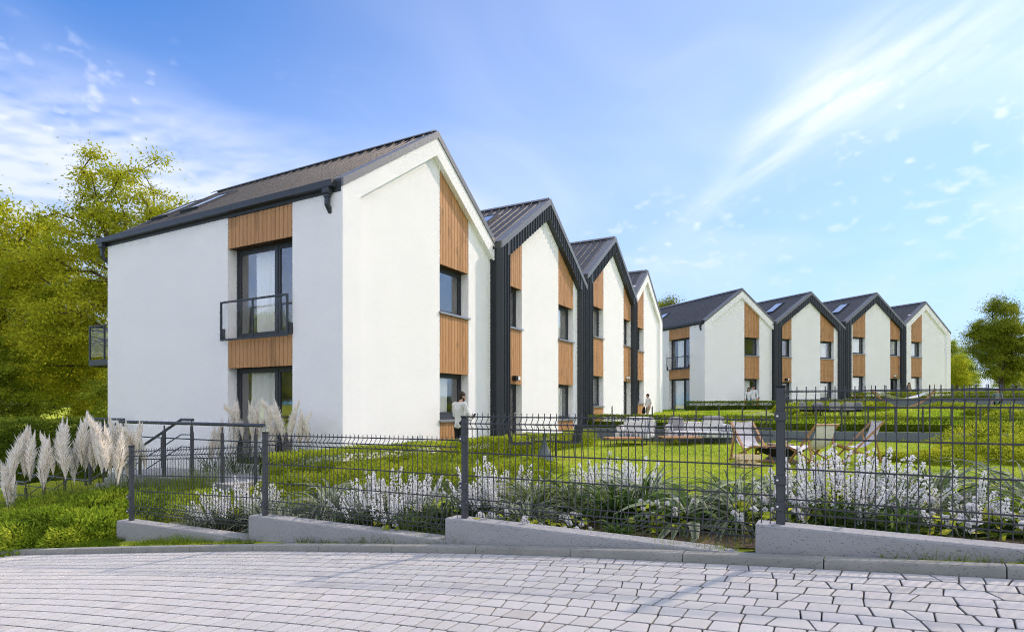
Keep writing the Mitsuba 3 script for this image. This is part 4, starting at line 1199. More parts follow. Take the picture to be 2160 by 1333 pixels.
strappy('dark green tuft at the foot of the fourth fence panel', 3.05, 4.55, 110, .42, .018, G2, 12, None, (.1, 1.2), .3)
strappy('dark green tuft at the foot of the third fence panel', 1.0, 5.5, 60, .28, .02, G2, 13, None, (.1, 1.2), .3)
strappy('dark green tuft at the foot of the second fence panel', -1.9, 7.05, 110, .42, .02, [(.06, .10, .03), (.09, .14, .04)], 14, None, (.1, 1.2), .3)


# ---------------------------------------------------------------- grass
def blades(P, h, w, rnd, cols, lean=.5):
    n = len(P); a = rnd.uniform(0, 2 * PI, n); s = np.stack([np.cos(a), np.sin(a), 0 * a], 1)
    h = h * rnd.uniform(.55, 1.35, n); o = rnd.normal(0, lean, (n, 2)) * h[:, None]
    w = np.broadcast_to(w, (n,))[:, None]
    V = np.stack([P - s * w, P + s * w, P + np.column_stack([o, h])], 1).reshape(-1, 3)
    t = meshkit.fbm(P * [.7, .7, 0] + 3, 3, 9)
    c = palette(n, rnd, cols, .5 + 1.5 * (t - .5), .2)
    return V, np.arange(3 * n).reshape(-1, 3), np.repeat(c, 3, 0)


def grass_on(name, label, n, sampler, h, w, cols, seed):
    rnd = np.random.RandomState(seed); x, y, hh, ww = sampler(rnd, n)
    V, F, C = blades(np.column_stack([x, y, ground(x, y) - .006]), h * hh, w * ww, rnd, cols)
    k = obj(None, name, (V, F), 'leaf', color=C)
    labels[k] = {'label': label, 'category': 'grass', 'kind': 'stuff'}


def lawn_sampler(rnd, n):
    D = 7.0 * np.exp(rnd.rand(n) * math.log(23.5 / 7.0)); u = rnd.uniform(-1.0, 1.35, n)
    x, y = u * D * .92, D
    ok = ((y - np.interp(x, FP[:, 0], FP[:, 1])) > 1.75 + .3 * np.sin(x * 2.3)) & ~((x > 2.6) & (y > yw(x) - .2)) & (x > -6)
    ok &= ~((x - C0[0]) * GV[1] - (y - C0[1]) * GV[0] < .05)     # not under the house
    x, y, D = x[ok], y[ok], D[ok]
    return x, y, np.ones(len(x)), .8 + D / 14


def verge_sampler(rnd, n):
    x = rnd.uniform(-9.5, 4.5, n); d = rnd.uniform(.155, .60, n) ** 1.0
    left = rnd.rand(n) < .5; x[left] = rnd.uniform(-9.5, -5.3, left.sum()); d[left] = .155 + rnd.uniform(0, 1.3, left.sum())
    y = yk(x) + d / .87
    t = meshkit.fbm(np.stack([x * 1.7, y * 1.7, 0 * x], 1), 3, 3)
    ok = (t > .47) | (x < -5.6); x, y, t = x[ok], y[ok], t[ok]
    return x, y, np.where(x < -5.6, 1.0, .5 + 3.2 * np.clip(t - .45, 0, .3)), np.ones(len(x))


strappy('arching pale edged tuft between the flower clumps of the third panel', .72, 6.75, 120, .78, .028, G2, 21, VG, (.1, 1.1), .45)
strappy('tall iris like tuft left of the broad leaved plant', 1.5, 6.5, 90, .85, .03, G2, 22, VG, (.08, .9), .4)
strappy('loose grassy tuft behind the third fence post', -.55, 7.3, 120, .8, .016, SG, 23, None, (.1, 1.1), .4)
strappy('silver green tuft at the left end of the second panel', -3.3, 7.75, 110, .7, .025, SG, 24, VG, (.1, 1.15), .45)
strappy('dark strap leaved tuft right of the largest flower clump', 3.7, 5.1, 110, .85, .03, G2, 25, VG, (.1, 1.1), .45)
strappy('dark leafy tuft low behind the largest flower clump', 2.75, 5.05, 90, .5, .025, G2, 26, None, (.15, 1.2), .35)
strappy('green tuft low in the right part of the second panel', -1.1, 6.55, 90, .45, .022, G2, 27, None, (.15, 1.2), .35)


strappy('big arching silver green tuft before the grassy tufts of the third panel', .15, 6.2, 120, .62, .022, SG, 31, VG, (.1, 1.15), .45)
strappy('long arching grass right of the tall fourth post', 2.75, 5.9, 130, .85, .02, SG, 33, VG, (.1, 1.15), .45)
strappy('blue green grass filling the bed in the right of the fourth panel', 4.4, 4.7, 140, .8, .022, SG, 34, VG, (.1, 1.15), .45)
strappy('silver striped tuft left of centre in the second panel', -2.95, 7.5, 120, .7, .03, SG, 35, VG, (.1, 1.2), .5)
strappy('silver striped tuft right of centre in the second panel', -1.75, 7.3, 110, .6, .028, SG, 36, VG, (.1, 1.2), .5)

grass_on('lawn_grass', 'short sunlit grass blades of the mown lawn', 225000, lawn_sampler, .042, .0055, [(.21, .35, .022), (.31, .455, .035), (.42, .53, .05), (.50, .55, .07)], 1)
grass_on('verge_grass', 'grass blades growing between the kerb and the plinths', 30000, verge_sampler, .085, .0032, [(.09, .16, .014), (.16, .25, .02), (.22, .31, .03)], 2)


def upper_sampler(rnd, n):
    D = 22.5 * np.exp(rnd.rand(n) * math.log(42 / 22.5)); x, y = rnd.uniform(.05, 1.0, n) * D * .95, D
    ok = (x > 2.8) & (y > yw(x) + .6); x, y, D = x[ok], y[ok], D[ok]
    return x, y, np.ones(len(x)), .8 + D / 16


grass_on('slope_grass', 'grass blades of the upper sloping lawn', 70000, upper_sampler, .11, .010, [(.21, .35, .022), (.31, .455, .035), (.42, .53, .05), (.50, .55, .07)], 3)


def bank_sampler(rnd, n):
    x = rnd.uniform(-9.5, -5.6, n); y = rnd.uniform(9.6, 10.9, n)
    return x, y, 3.2 * (.6 + .8 * meshkit.fbm(np.stack([x * 2, y * 2, 0 * x], 1), 2, 8)), np.full(n, 1.1)


grass_on('bank_grass', 'long wispy green grass on the bank under the pampas plumes', 14000, bank_sampler, .16, .005, [(.12, .18, .02), (.20, .27, .035), (.30, .34, .06)], 4)

# a pale gravel path across the upper lawn
pp = bez(np.array([6.0, 28.0]), np.array([12.5, 29.5]), np.array([15.0, 33.2]), 14); pp = np.vstack([pp, bez(np.array([15.0, 33.2]), np.array([14., 34.6]), np.array([10., 34.9]), 10)[1:]])
tt = np.gradient(pp, axis=0); tt /= np.linalg.norm(tt, axis=1, keepdims=True); nn = np.stack([-tt[:, 1], tt[:, 0]], 1)
ed = np.stack([pp - nn * .5, pp + nn * .5], 1).reshape(-1, 2); kk = np.arange(len(pp) - 1)[:, None] * 2
structure('path', (np.column_stack([ed, ground(ed[:, 0], ed[:, 1]) + .045]), np.hstack([kk, kk + 2, kk + 3, kk + 1])), 'kerb', 'pale narrow footpath crossing the upper lawn')


# ---------------------------------------------------------------- trees
def tree_mesh(seed, lobes, trunk, n_c, n_leaf, L, W, cols, r0=.22, spread=.55, light=None):
    """lobes: (x, y, z, r) balls that the crown fills; twigs are grown to points in them from the trunk, and leaves sit round the twigs"""
    rnd = np.random.RandomState(seed); lobes = np.array(lobes, float)
    wts = lobes[:, 3] ** 2.2; which = rnd.choice(len(lobes), n_c, p=wts / wts.sum())
    d = rnd.normal(0, 1, (n_c, 3)); d /= np.linalg.norm(d, axis=1, keepdims=True)
    C = lobes[which, :3] + d * (lobes[which, 3:4] * rnd.uniform(.25, 1., (n_c, 1)) ** .5) * [1, 1, .85]
    tr = np.array(trunk, float); nodes = [tr[0]]; par = [-1]
    for p in tr[1:]: nodes.append(p); par.append(len(nodes) - 2)
    start = max(1, len(tr) // 2); plen = list(np.linspace(0, 1, len(tr)))
    tips = []
    for c in C[np.argsort(np.linalg.norm(C - tr[-1], axis=1))]:
        A = np.array(nodes[start:]); dist = np.linalg.norm(A - c, axis=1) + .35 * np.array(plen[start:]) + np.where(A[:, 2] > c[2], .8 * (A[:, 2] - c[2]), 0)
        b = start + int(np.argmin(dist)); B = nodes[b]
        step = max(1, int(np.linalg.norm(c - B) / .9)); prev = b
        for s in range(1, step + 1):
            q = s / step; p = B + (c - B) * q + np.array([0, 0, -.10 * np.linalg.norm(c - B) * math.sin(PI * q)]) + (rnd.normal(0, .07, 3) if s < step else 0)
            nodes.append(p); par.append(prev); plen.append(plen[prev] + np.linalg.norm(p - nodes[prev])); prev = len(nodes) - 1
        tips.append(prev)
    N = np.array(nodes); cnt = np.zeros(len(N))
    for t in tips: cnt[t] += 1
    for i in range(len(N) - 1, 0, -1): cnt[par[i]] += cnt[i]
    rad = np.maximum(.011, r0 * (cnt / cnt[0]) ** .5)
    bk = MB()
    for i in range(1, len(N)):
        a, b = N[par[i]], N[i]; ra = min(rad[par[i]], rad[i] * 1.35)
        if par[i] < len(tr) and i < len(tr): ra = rad[par[i]] * (1.5 if par[i] == 0 else 1)
        bk.tube([a, b], [ra, rad[i]], 6 if rad[i] > .05 else 4, caps=False)
    tp = N[tips]; sz = rnd.uniform(.55, 1.25, len(tp)); k = rnd.choice(len(tp), n_leaf, p=sz ** 2 / (sz ** 2).sum())
    off = rnd.normal(0, 1, (n_leaf, 3)) * [1, 1, .55] * spread * sz[k][:, None] * rnd.uniform(.4, 1.1, (n_leaf, 1)); P = tp[k] + off
    D = off * .6 + rnd.normal(0, .5, (n_leaf, 3)) * spread + [0, 0, -.15]
    ct = rnd.rand(len(tp)); t = .25 + .5 * ct[k] + .12 * (meshkit.fbm(P * .6, 2, seed) - .5)
    V, F, Cc = leaf_cards(P, D, L, W, palette(n_leaf, rnd, cols, t, .2), rnd, .2, .45)
    return bk.get(), V, F, Cc


def tree(name, label, meshes, x, y, z=None, rz=0., s=1., group=None):
    M = at(x, y, (gz(x, y) if z is None else z), rz, s)
    key = thing(name, label, 'tree', group)
    obj(key, 'trunk', meshes[0], M=M); obj(key, 'crown', meshes[1], M=M)


def grown(*a, **k):
    bk, V, F, C = tree_mesh(*a, **k)
    return shape(bk, 'bark', 40), shape((V, F), 'leaf', color=C)


BIG = grown(4, [(0, 0, 12.2, 2.2), (1.9, .3, 10.8, 1.9), (-1.9, 0, 11.2, 2.0), (3.3, .5, 9.3, 1.7), (-3.4, .4, 9.3, 2.0), (0, .6, 9.0, 2.6), (4.3, 0, 7.9, 1.3), (-4.6, -.3, 7.2, 1.8), (2.4, -.6, 7.2, 2.0), (-1.8, -.8, 6.8, 2.3), (.8, 1, 5.6, 2.0), (-3.6, .6, 5.0, 1.7), (3.2, .8, 5.4, 1.6), (5.3, .2, 9.0, 1.3), (4.4, -.2, 10.2, 1.2), (-5.6, .2, 9.6, 1.1), (-1.2, 0, 14.0, 1.0), (1.0, 0, 13.9, 1.0)],
            [(0, 0, 0), (.1, 0, 1.6), (-.1, .1, 3.2), (.15, .1, 5.0), (.0, .2, 7.0), (.3, .1, 8.6), (.1, 0, 10.5)], 450, 105000, .15, .075, YEL, .34, .42)
MIDT = grown(5, [(0, 0, 6.6, 1.7), (1.5, .3, 5.6, 1.5), (-1.5, .2, 5.7, 1.6), (2.4, -.3, 4.5, 1.2), (-2.5, 0, 4.6, 1.3), (0, .8, 4.8, 1.9), (.6, -.9, 4.4, 1.5), (-.8, .2, 7.9, 1.0), (1.1, 0, 7.2, 1.1)],
             [(0, 0, 0), (.05, 0, 1.2), (-.05, .05, 2.3), (.1, .05, 3.6), (0, 0, 5.2)], 190, 32000, .16, .08, YEL, .2, .40)
DARKT = grown(6, [(0, 0, 6.2, 1.7), (1.4, .3, 5.0, 1.6), (-1.5, .2, 5.2, 1.7), (2.3, -.3, 3.9, 1.3), (-2.3, 0, 3.9, 1.4), (0, .8, 4.0, 2.0), (.6, -.9, 3.6, 1.6), (-.2, .2, 7.4, 1.0)],
              [(0, 0, 0), (.1, 0, 1.0), (-.05, .05, 2.0), (.1, .05, 3.2), (0, 0, 5.0)], 180, 30000, .16, .08, GRN, .2, .40)
ROUND = grown(7, [(2.4, .4, 3.4, 1.5), (-2.6, .2, 3.8, 1.4), (.4, -.8, 3.6, 1.6), (3.9, .2, 5.2, 1.4), (0, 0, 8.4, 2.3), (2.2, .3, 7.4, 1.9), (-2.2, .2, 7.6, 1.9), (3.3, -.3, 6.2, 1.4), (-3.6, 0, 6.9, 1.2), (0, .8, 6.4, 2.4), (1.4, -.9, 5.0, 1.6), (-2.0, .2, 5.2, 1.4), (-.9, 0, 10.2, 1.0), (1.3, 0, 9.9, 1.0), (2.8, .2, 4.2, 1.2)],
              [(0, 0, 0), (.08, 0, 1.5), (-.1, .05, 3.0), (.1, .05, 4.4), (0, 0, 6.4)], 300, 62000, .20, .095, [(.10, .14, .016), (.20, .25, .025), (.30, .34, .035), (.40, .40, .05)], .26, .48)

tree('tall_tree', 'tall spreading yellow green tree rising behind the nearest house at the left', BIG, -17.75, 26.8, -1.3, 0, [1.03, 1.03, .965])
tree('garden_tree', 'yellow green tree at the left edge, its crown cut by the frame', MIDT, -26.3, 29.5, -1.4, 40, [1.35, 1.35, 1.62])
tree('garden_tree', 'small dark trunked tree standing behind the tall hedge at the left', DARKT, -23.0, 25.6, -1.4, 80, .72)
tree('garden_tree', 'second small tree behind the tall hedge, near the far corner of the house', DARKT, -15.8, 24.4, -1.3, 200, .62)
bg = [(-34, 38, 1.0, MIDT, 10), (-30, 42, 1.05, DARKT, 70), (-27, 36, .9, MIDT, 130), (-24.5, 40, 1.0, DARKT, 30), (-21.5, 36, .85, MIDT, 220), (-38, 46, 1.1, DARKT, 300), (-42, 42, 1.05, MIDT, 190), (-33, 32, .8, DARKT, 140), (-21, 31, .62, DARKT, 15), (-19, 44, 1.0, MIDT, 77), (-46, 55, 1.2, MIDT, 5), (-29, 54, 1.2, DARKT, 50), (-20.5, 28.5, .55, MIDT, 120), (-29, 27, .6, MIDT, 260), (-52, 50, 1.2, DARKT, 110), (-24, 48, 1.1, MIDT, 310)]
for x, y, s, m, rz in bg:
    tree('background_tree', 'leafy tree in the green backdrop at the left of the nearest house', m, x, y, -1.4, rz, s, 'backdrop trees at the left')
tree('lawn_tree', 'rounded green tree standing alone at the right edge beyond the lawn', ROUND, 51.0, 60.0, 1.6, 30, .98)
tree('lawn_tree', 'green tree top showing over the roofs between the two rows', ROUND, 18.6, 70.0, 1.4, 90, 1.15)
tree('lawn_tree', 'grey green tree right behind the right end of the distant row', DARKT, 66.5, 87., 1.6, 10, [1.1, 1.1, 1.15])
tree('lawn_tree', 'bright yellow tree at the right end of the distant row', MIDT, 57.2, 74., 1.5, 60, .72)
for x, y, s, m, rz in [(72, 92, 1.0, DARKT, 40), (80, 88, .75, MIDT, 90), (62, 64, .55, MIDT, 200), (72, 76, .62, MIDT, 10), (84, 96, .9, DARKT, 150), (66, 70, .5, DARKT, 100), (58, 58, .45, MIDT, 280), (92, 100, .9, MIDT, 0), (78, 70, .6, DARKT, 320), (56, 52, .42, DARKT, 20), (100, 108, 1.1, DARKT, 75)]:
    tree('background_tree', 'leafy tree in the green backdrop at the right beyond the lawn', m, x, y, 1.4, rz, s, 'backdrop trees at the right')
# trees across the road and further along it, seen mirrored in the window panes
for x, y, s, m, rz in [(-27, 9.5, .95, DARKT, 0), (-31, 4, 1.05, MIDT, 60), (-35, 14, 1.0, DARKT, 100), (-24, -3, .9, DARKT, 200), (44, 30, 1.2, DARKT, 0), (52, 24, 1.2, ROUND, 100), (-10, -16, 1.0, MIDT, 30), (6, -20, 1.0, DARKT, 160)]:
    tree('roadside_tree', 'leafy roadside tree beyond the edges of the photograph, mirrored in windows', m, x, y, -1. if x < 0 else .6, rz, s, 'roadside trees beyond the frame')

# hills on the far horizon
hx = np.linspace(-900, 900, 120); hv = []
for i, x in enumerate(hx):
    h = 14 + 22 * float(meshkit.fbm(np.array([[x / 160., 0, 3.]]), 3, 5)[0])
    hv += [[x, 760, -20], [x, 800, h], [x, 900, -20]]
hq = []
for i in range(len(hx) - 1):
    for a in range(2): hq.append([i * 3 + a, (i + 1) * 3 + a, (i + 1) * 3 + a + 1, i * 3 + a + 1])
scene['hill_green'] = two(pr((.06, .085, .075), .95, spec=.05))
structure('hills', (np.array(hv), np.array(hq)), 'hill_green', 'low blue green hills on the far horizon', smooth=True)

# ---------------------------------------------------------------- garden furniture
def deck_chair(label, x, y, rz):
    """sling chair facing +y before it is turned"""
    key = thing('deck_chair', label, 'deck chair', 'wooden deck chairs around the fire bowl', at(x, y, gz(x, y) + .005, rz))
    w = .29; bt, bb = np.array([-.50, .93]), np.array([.34, .0])                # back rail: (y, z)
    sf, sb = np.array([.36, .40]), np.array([-.62, .02])                        # seat rail
    for s in (-1, 1):
        obj(key, 'back_rail', MB().bar([s * w, bb[0], bb[1]], [s * w, bt[0], bt[1]], .03, .05, (1, 0, 0)).get(), 'chair_wood')
        obj(key, 'seat_rail', MB().bar([s * (w - .04), sf[0], sf[1]], [s * (w - .04), sb[0], sb[1]], .03, .045, (1, 0, 0)).get(), 'chair_wood')
        obj(key, 'prop', MB().bar([s * (w + .035), -.31, .70], [s * (w + .035), -.44, .09], .022, .045, (1, 0, 0)).get(), 'chair_wood')
    for name, p in (('cross_bar', (bt[0], bt[1])), ('cross_bar', (sf[0], sf[1])), ('cross_bar', (bb[0] - .05, bb[1] + .06)), ('cross_bar', (sb[0] + .05, sb[1] + .02)), ('cross_bar', (-.44, .09))):
        obj(key, name, MB().tube([[-w - .03, *p], [w + .03, *p]], .017, 8).get(), 'chair_wood', 50)
    a, b = np.array([0, bt[0] + .01, bt[1] + .02]), np.array([0, sf[0], sf[1] + .02])
    c = bez(a, np.array([0, -.34, .12]), b, 16); hw = .255; V = []
    for s in np.linspace(-1, 1, 7):
        V.append(c + [s * hw, 0, 0] + np.array([0, 0, .015]) * (s * s))
    V = np.stack(V, 1).reshape(-1, 3); i, j = np.meshgrid(np.arange(15), np.arange(6), indexing='ij')
    q = np.stack([i * 7 + j, i * 7 + j + 1, (i + 1) * 7 + j + 1, (i + 1) * 7 + j], -1).reshape(-1, 4)
    obj(key, 'sling', (V, q), 'canvas', smooth=True)


deck_chair('wooden deck chair left of the fire bowl, its pale sling facing the road', 5.75, 13.7, 190)
deck_chair('wooden deck chair seen from behind, nearest the fire bowl on its right', 6.68, 12.95, 16)
deck_chair('wooden deck chair seen from its side, rightmost of the three', 7.82, 13.2, 80)

z0 = gz(6.4, 13.75)
k = thing('fire_bowl', 'wide black steel fire bowl on a round stone, between the deck chairs', 'fire bowl', None, at(6.4, 13.75, z0))
obj(k, 'bowl', lathe([(0, .13), (.25, .15), (.45, .23), (.62, .345), (.635, .36), (.62, .365), (.44, .255), (.2, .19), (0, .18)], 36), 'black', 40)
rk = trimesh.creation.icosphere(3, 1.0); d_ = rk.vertices; rk.vertices = d_ * [.36, .36, .17] * (.85 + .3 * meshkit.fbm(d_ * 2 + 4, 3, 4))[:, None]
obj(k, 'stone', rk, 'rock', True)
k = thing('firewood', 'split logs lying across the fire bowl', 'firewood', None, at(6.4, 13.75, z0))
for i, (a, z) in enumerate(((.3, .35), (1.2, .38), (2.3, .37), (.8, .42))):
    c = np.array([math.cos(a), math.sin(a), 0]); obj(k, 'log', MB().bar(-c * .33 + [0, 0, z], c * .33 + [.03, 0, z + .05], .085, .06).get(), 'cloth_tan')
z0 = gz(5.2, 12.75)
k = thing('log_stack', 'small stack of pale split logs lying on the lawn before a deck chair', 'firewood', None, at(5.2, 12.75, z0))
rnd = np.random.RandomState(3)
for i in range(9):
    lay = i // 3; a = (0.1 if lay % 2 == 0 else 1.45) + rnd.normal(0, .12); c = np.array([math.cos(a), math.sin(a), 0]); o = np.array([-c[1], c[0], 0]) * ((i % 3) - 1) * .14
    obj(k, 'log', MB().hull([o + s * c * .26 + np.array([-c[1], c[0], 0]) * u + [0, 0, .05 + lay * .085 + v] for s in (-1, 1) for u, v in ((-.055, -.04), (.055, -.04), (.0, .05))]).get(), 'log')


def cushion(cx, cy, cz, sx, sy, sz, r=.06, bulge=.15):
    """a soft box"""
    b = trimesh.creation.box((1, 1, 1)).subdivide().subdivide().subdivide()
    v = b.vertices * 2; n = np.abs(v)
    q = np.sign(v) * n ** 1.0
    s = 1 + bulge * (1 - n[:, [1, 2, 0]] ** 2) * (1 - n[:, [2, 0, 1]] ** 2)
    q = q * s
    l4 = (np.abs(q) ** 8).sum(1) ** (1 / 8); q = q / np.maximum(l4, 1e-6)[:, None] * np.minimum(l4, 1.25)[:, None]
    b.vertices = q * [sx / 2, sy / 2, sz / 2] + [cx, cy, cz]
    return b


def roll(a, b, r, n=16):
    a, b = np.array(a, float), np.array(b, float)
    t = np.array([0, .02, .06, .94, .98, 1.]); return MB().tube([a + (b - a) * q for q in t], np.array([.6, .9, 1, 1, .9, .6]) * r, n).get()


def low_table(label, x, y, rz, sx, sy):
    k = thing('low_table', label, 'table', 'low wooden tables by the sofas', at(x, y, gz(x, y), rz))
    for i in range(6):
        a = -sy / 2 + i * sy / 6; obj(k, 'slat', MB().box(-sx / 2, sx / 2, a + .004, a + sy / 6 - .004, .255, .30, b=.004).get(), 'chair_wood')
    for i in (-1, 1):
        for j in (-1, 1): obj(k, 'leg', MB().box(i * (sx / 2 - .04) - .012, i * (sx / 2 - .04) + .012, j * (sy / 2 - .04) - .012, j * (sy / 2 - .04) + .012, 0, .23).get(), 'fence_metal')
    obj(k, 'frame', MB().box(-sx / 2 + .02, sx / 2 - .02, -sy / 2 + .02, sy / 2 - .02, .23, .254).get(), 'fence_metal')


low_table('low wooden slatted table before the single armchair sofa', 3.72, 19.35, 8, 1.15, .75)
low_table('low wooden slatted table before the long sofa', 5.75, 19.75, 4, 1.3, .75)


def sofa(name, label, x, y, rz, W, D, parts):
    k = thing(name, label, 'sofa', None, at(x, y, gz(x, y), rz))
    obj(k, 'frame', MB().box(-W / 2, W / 2, -D / 2, D / 2, .20, .25, b=.01).box(-W / 2, W / 2, D / 2 - .04, D / 2, .25, .62, b=.01).get(), 'fence_metal')
    for i in (-1, 1):
        for j in (-1, 1): obj(k, 'leg', MB().box(i * (W / 2 - .08) - .015, i * (W / 2 - .08) + .015, j * (D / 2 - .06) - .015, j * (D / 2 - .06) + .015, 0, .20).get(), 'fence_metal')
    obj(k, 'seat_cushion', cushion(0, 0, .345, W, D, .19, bulge=.06), 'stripe', 50)
    for nm, mesh, mat in parts: obj(k, nm, mesh, mat, 50)


sofa('garden_armchair', 'wide pale garden armchair sofa with a tall striped back, left of the long sofa', 4.32, 20.3, -26, 1.2, 1.0,
     [('back_cushion', cushion(.08, .38, .68, 1.0, .24, .50), 'stripe'), ('back_cushion', cushion(-.05, .2, .62, .62, .2, .34), 'cushion'), ('bolster', roll([-.47, -.25, .55], [-.47, .3, .55], .13), 'cushion')])
sofa('garden_sofa', 'long pale garden sofa with striped cushions before the grey retaining wall', 6.62, 20.55, -8, 2.2, .85,
     [('bolster', roll([-1.0, -.28, .56], [-1.0, .28, .56], .125), 'stripe'), ('bolster', roll([.98, -.3, .57], [.98, .3, .57], .14), 'stripe'), ('pillow', cushion(-.72, .22, .68, .50, .2, .46), 'grey_fabric'),
      ('back_cushion', cushion(-.15, .28, .60, .95, .22, .32), 'cushion'), ('red_stripe', MB().box(-.42, -.37, .165, .40, .46, .755).box(.02, .07, .165, .40, .46, .755).get(), 'red_fabric'), ('grey_stripe', MB().box(-.18, -.09, .166, .40, .46, .754).box(.14, .22, .166, .40, .46, .754).get(), 'grey_fabric'),
      ('back_cushion', cushion(.56, .28, .66, .62, .22, .42), 'cushion'), ('pillow', cushion(.62, .36, .74, .66, .2, .44), 'grey_fabric')])


def metal_chair(label, x, y, rz, group=None, z=None):
    """slatted metal armchair facing +y"""
    k = thing('metal_armchair', label, 'chair', group, at(x, y, gz(x, y) if z is None else z, rz))
    for i in range(9):
        u = -.22 + i * .055
        p = np.array([[u, .25, .44], [u, .22, .45], [u, -.18, .42], [u, -.23, .45], [u, -.25, .50], [u, -.33, .84]])
        m = MB()
        for a, b in zip(p[:-1], p[1:]): m.bar(a, b + (b - a) * .05, .036, .006, (1, 0, 0))
        obj(k, 'slat', m.get(), 'fence_metal')
    obj(k, 'rail', MB().tube([[-.25, -.33, .84], [.25, -.33, .84]], .012, 6).tube([[-.25, .25, .43], [.25, .25, .43]], .012, 6).get(), 'fence_metal')
    for s in (-1, 1):
        obj(k, 'side_frame', MB().tube([[s * .27, .22, 0], [s * .27, .23, .62], [s * .27, .18, .65], [s * .27, -.25, .65], [s * .27, -.32, 0]], .012, 6).get(), 'fence_metal')
        obj(k, 'link', MB().tube([[s * .27, -.28, .43], [s * .27, .23, .43]], .010, 6).tube([[s * .22, -.02, .41], [s * .27, -.02, .41]], .010, 6).get(), 'fence_metal')


x, y = .81, 14.4
k = thing('pedestal_table', 'pale topped garden table on a dark flared pedestal beside the low hedge', 'table', None, at(x, y, gz(x, y)))
obj(k, 'top', lathe([(0, .70), (.44, .70), (.45, .71), (.45, .728), (.44, .735), (0, .735)], 40), 'cushion', 30)
obj(k, 'pedestal', lathe([(0, 0), (.235, 0), (.235, .01), (.15, .20), (.065, .42), (.05, .50), (.05, .70), (0, .70)], 32), 'retaining', 30)
metal_chair('dark metal armchair at the left of the pedestal table, in profile', .22, 14.3, -82, 'metal armchairs at the pedestal table')
metal_chair('dark slatted metal armchair behind the pedestal table, facing the road', .85, 15.25, 183, 'metal armchairs at the pedestal table')
metal_chair('dark metal armchair at the right of the pedestal table, mostly hidden', 1.45, 14.9, 110, 'metal armchairs at the pedestal table')

x, y = 16.75, 30.3
k = thing('dining_table', 'small dark garden table among chairs on the distant sloping lawn', 'table', None, at(x, y, gz(x, y)))
obj(k, 'top', MB().box(-.8, .8, -.42, .42, .70, .74, b=.006).get(), 'fence_metal')
for i in (-1, 1):
    for j in (-1, 1): obj(k, 'leg', MB().box(i * .72 - .03, i * .72 + .03, j * .35 - .03, j * .35 + .03, 0, .70).get(), 'fence_metal')
for i, (dx, dy, rz, nm) in enumerate([(-1.2, .05, -90, 'leftmost'), (-.35, -.75, 4, 'nearest, seen from behind'), (.42, -.72, -6, 'second from right'), (1.2, -.05, 90, 'rightmost'), (-.1, .8, 180, 'on the far side')]):
    kk = thing('garden_chair', f'grey cushioned garden chair at the distant table, {nm}', 'chair', 'chairs at the distant garden table', at(x + dx, y + dy, gz(x + dx, y + dy), rz))
    obj(kk, 'seat', cushion(0, 0, .44, .5, .5, .10), 'cloth_black', 50)
    obj(kk, 'backrest', cushion(0, -.25, .68, .52, .10, .36), 'grey_fabric', 50)
    for s in (-1, 1):
        obj(kk, 'side_frame', MB().tube([[s * .27, .24, 0], [s * .28, .24, .62], [s * .28, -.25, .66], [s * .26, -.30, .0]], .016, 6).get(), 'fence_metal')

# hammock on its curved wooden stand
x, y = 23.1, 34.0; z0 = gz(x, y)
k = thing('hammock', 'white hammock slung in a curved wooden stand before the distant houses', 'hammock', None, at(x, y, z0 - .03, 0))
arc = np.array([[r_ * 1.9, 0, .08 + 1.02 * abs(r_) ** 2.2] for r_ in np.linspace(-1, 1, 23)])
m = MB()
for a, b in zip(arc[:-1], arc[1:]): m.bar(a, b + (b - a) * .04, .08, .11, (0, 1, 0))
obj(k, 'stand', m.get(), 'chair_wood')
for s in (-1, 1): obj(k, 'foot', MB().box(s * .75 - .05, s * .75 + .05, -.6, .6, 0, .09, b=.01).get(), 'chair_wood')
nx = 26; V = []
for a in np.linspace(-1, 1, nx):
    for b in np.linspace(-1, 1, 7):
        wd = .42 * (1 - abs(a) ** 3.0 * .75)
        V.append([a * 1.35, b * wd, .50 + .36 * abs(a) ** 2 + .10 * b * b])
i, j = np.meshgrid(np.arange(nx - 1), np.arange(6), indexing='ij')
obj(k, 'sling', (np.array(V), np.stack([i * 7 + j, i * 7 + j + 1, (i + 1) * 7 + j + 1, (i + 1) * 7 + j], -1).reshape(-1, 4)), 'cloth_white', smooth=True)
for s in (-1, 1):
    m = MB()
    for b in np.linspace(-1, 1, 7): m.tube([[s * 1.35, b * .105, .86 + .1 * b * b], [s * 1.86, 0, 1.04]], .008, 4)
    obj(k, 'cord', m.get(), 'cloth_white')
x, y = 28.8, 36.2
for i in range(7):
    rk = trimesh.creation.icosphere(2, 1.0); d_ = rk.vertices; rk.vertices = d_ * [.42, .34, .26] * (.8 + .45 * meshkit.fbm(d_ * 1.5 + i * 7, 3, i))[:, None]
    px, py = 25.9 + .22 * i, 29.6 + .75 * i
    kk = obj(None, 'boulder', rk, 'rock', True, M=at(px, py, gz(px, py) + .05))
    labels[kk] = {'label': f"brown grey boulder edging the distant path near the woman in green, {['first', 'second', 'third', 'fourth', 'fifth', 'sixth', 'farthest'][i]} from the hedge", 'category': 'boulder', 'group': 'boulders edging the far path'}


# ---------------------------------------------------------------- people
def capsule(a, b, ra, rb, n=1):
    s = trimesh.creation.icosphere(n, 1.0).vertices
    return m3.Manifold.hull_points(np.vstack([np.asarray(a) + s * ra, np.asarray(b) + s * rb]).astype(np.float32))


def fused(bones, edge=.035, it=6):
    m = m3.Manifold.batch_boolean([capsule(*b) for b in bones], m3.OpType.Add).refine_to_length(edge).to_mesh()
    t = trimesh.Trimesh(m.vert_properties[:, :3], m.tri_verts, process=True)
    trimesh.smoothing.filter_taubin(t, iterations=it)
    return t


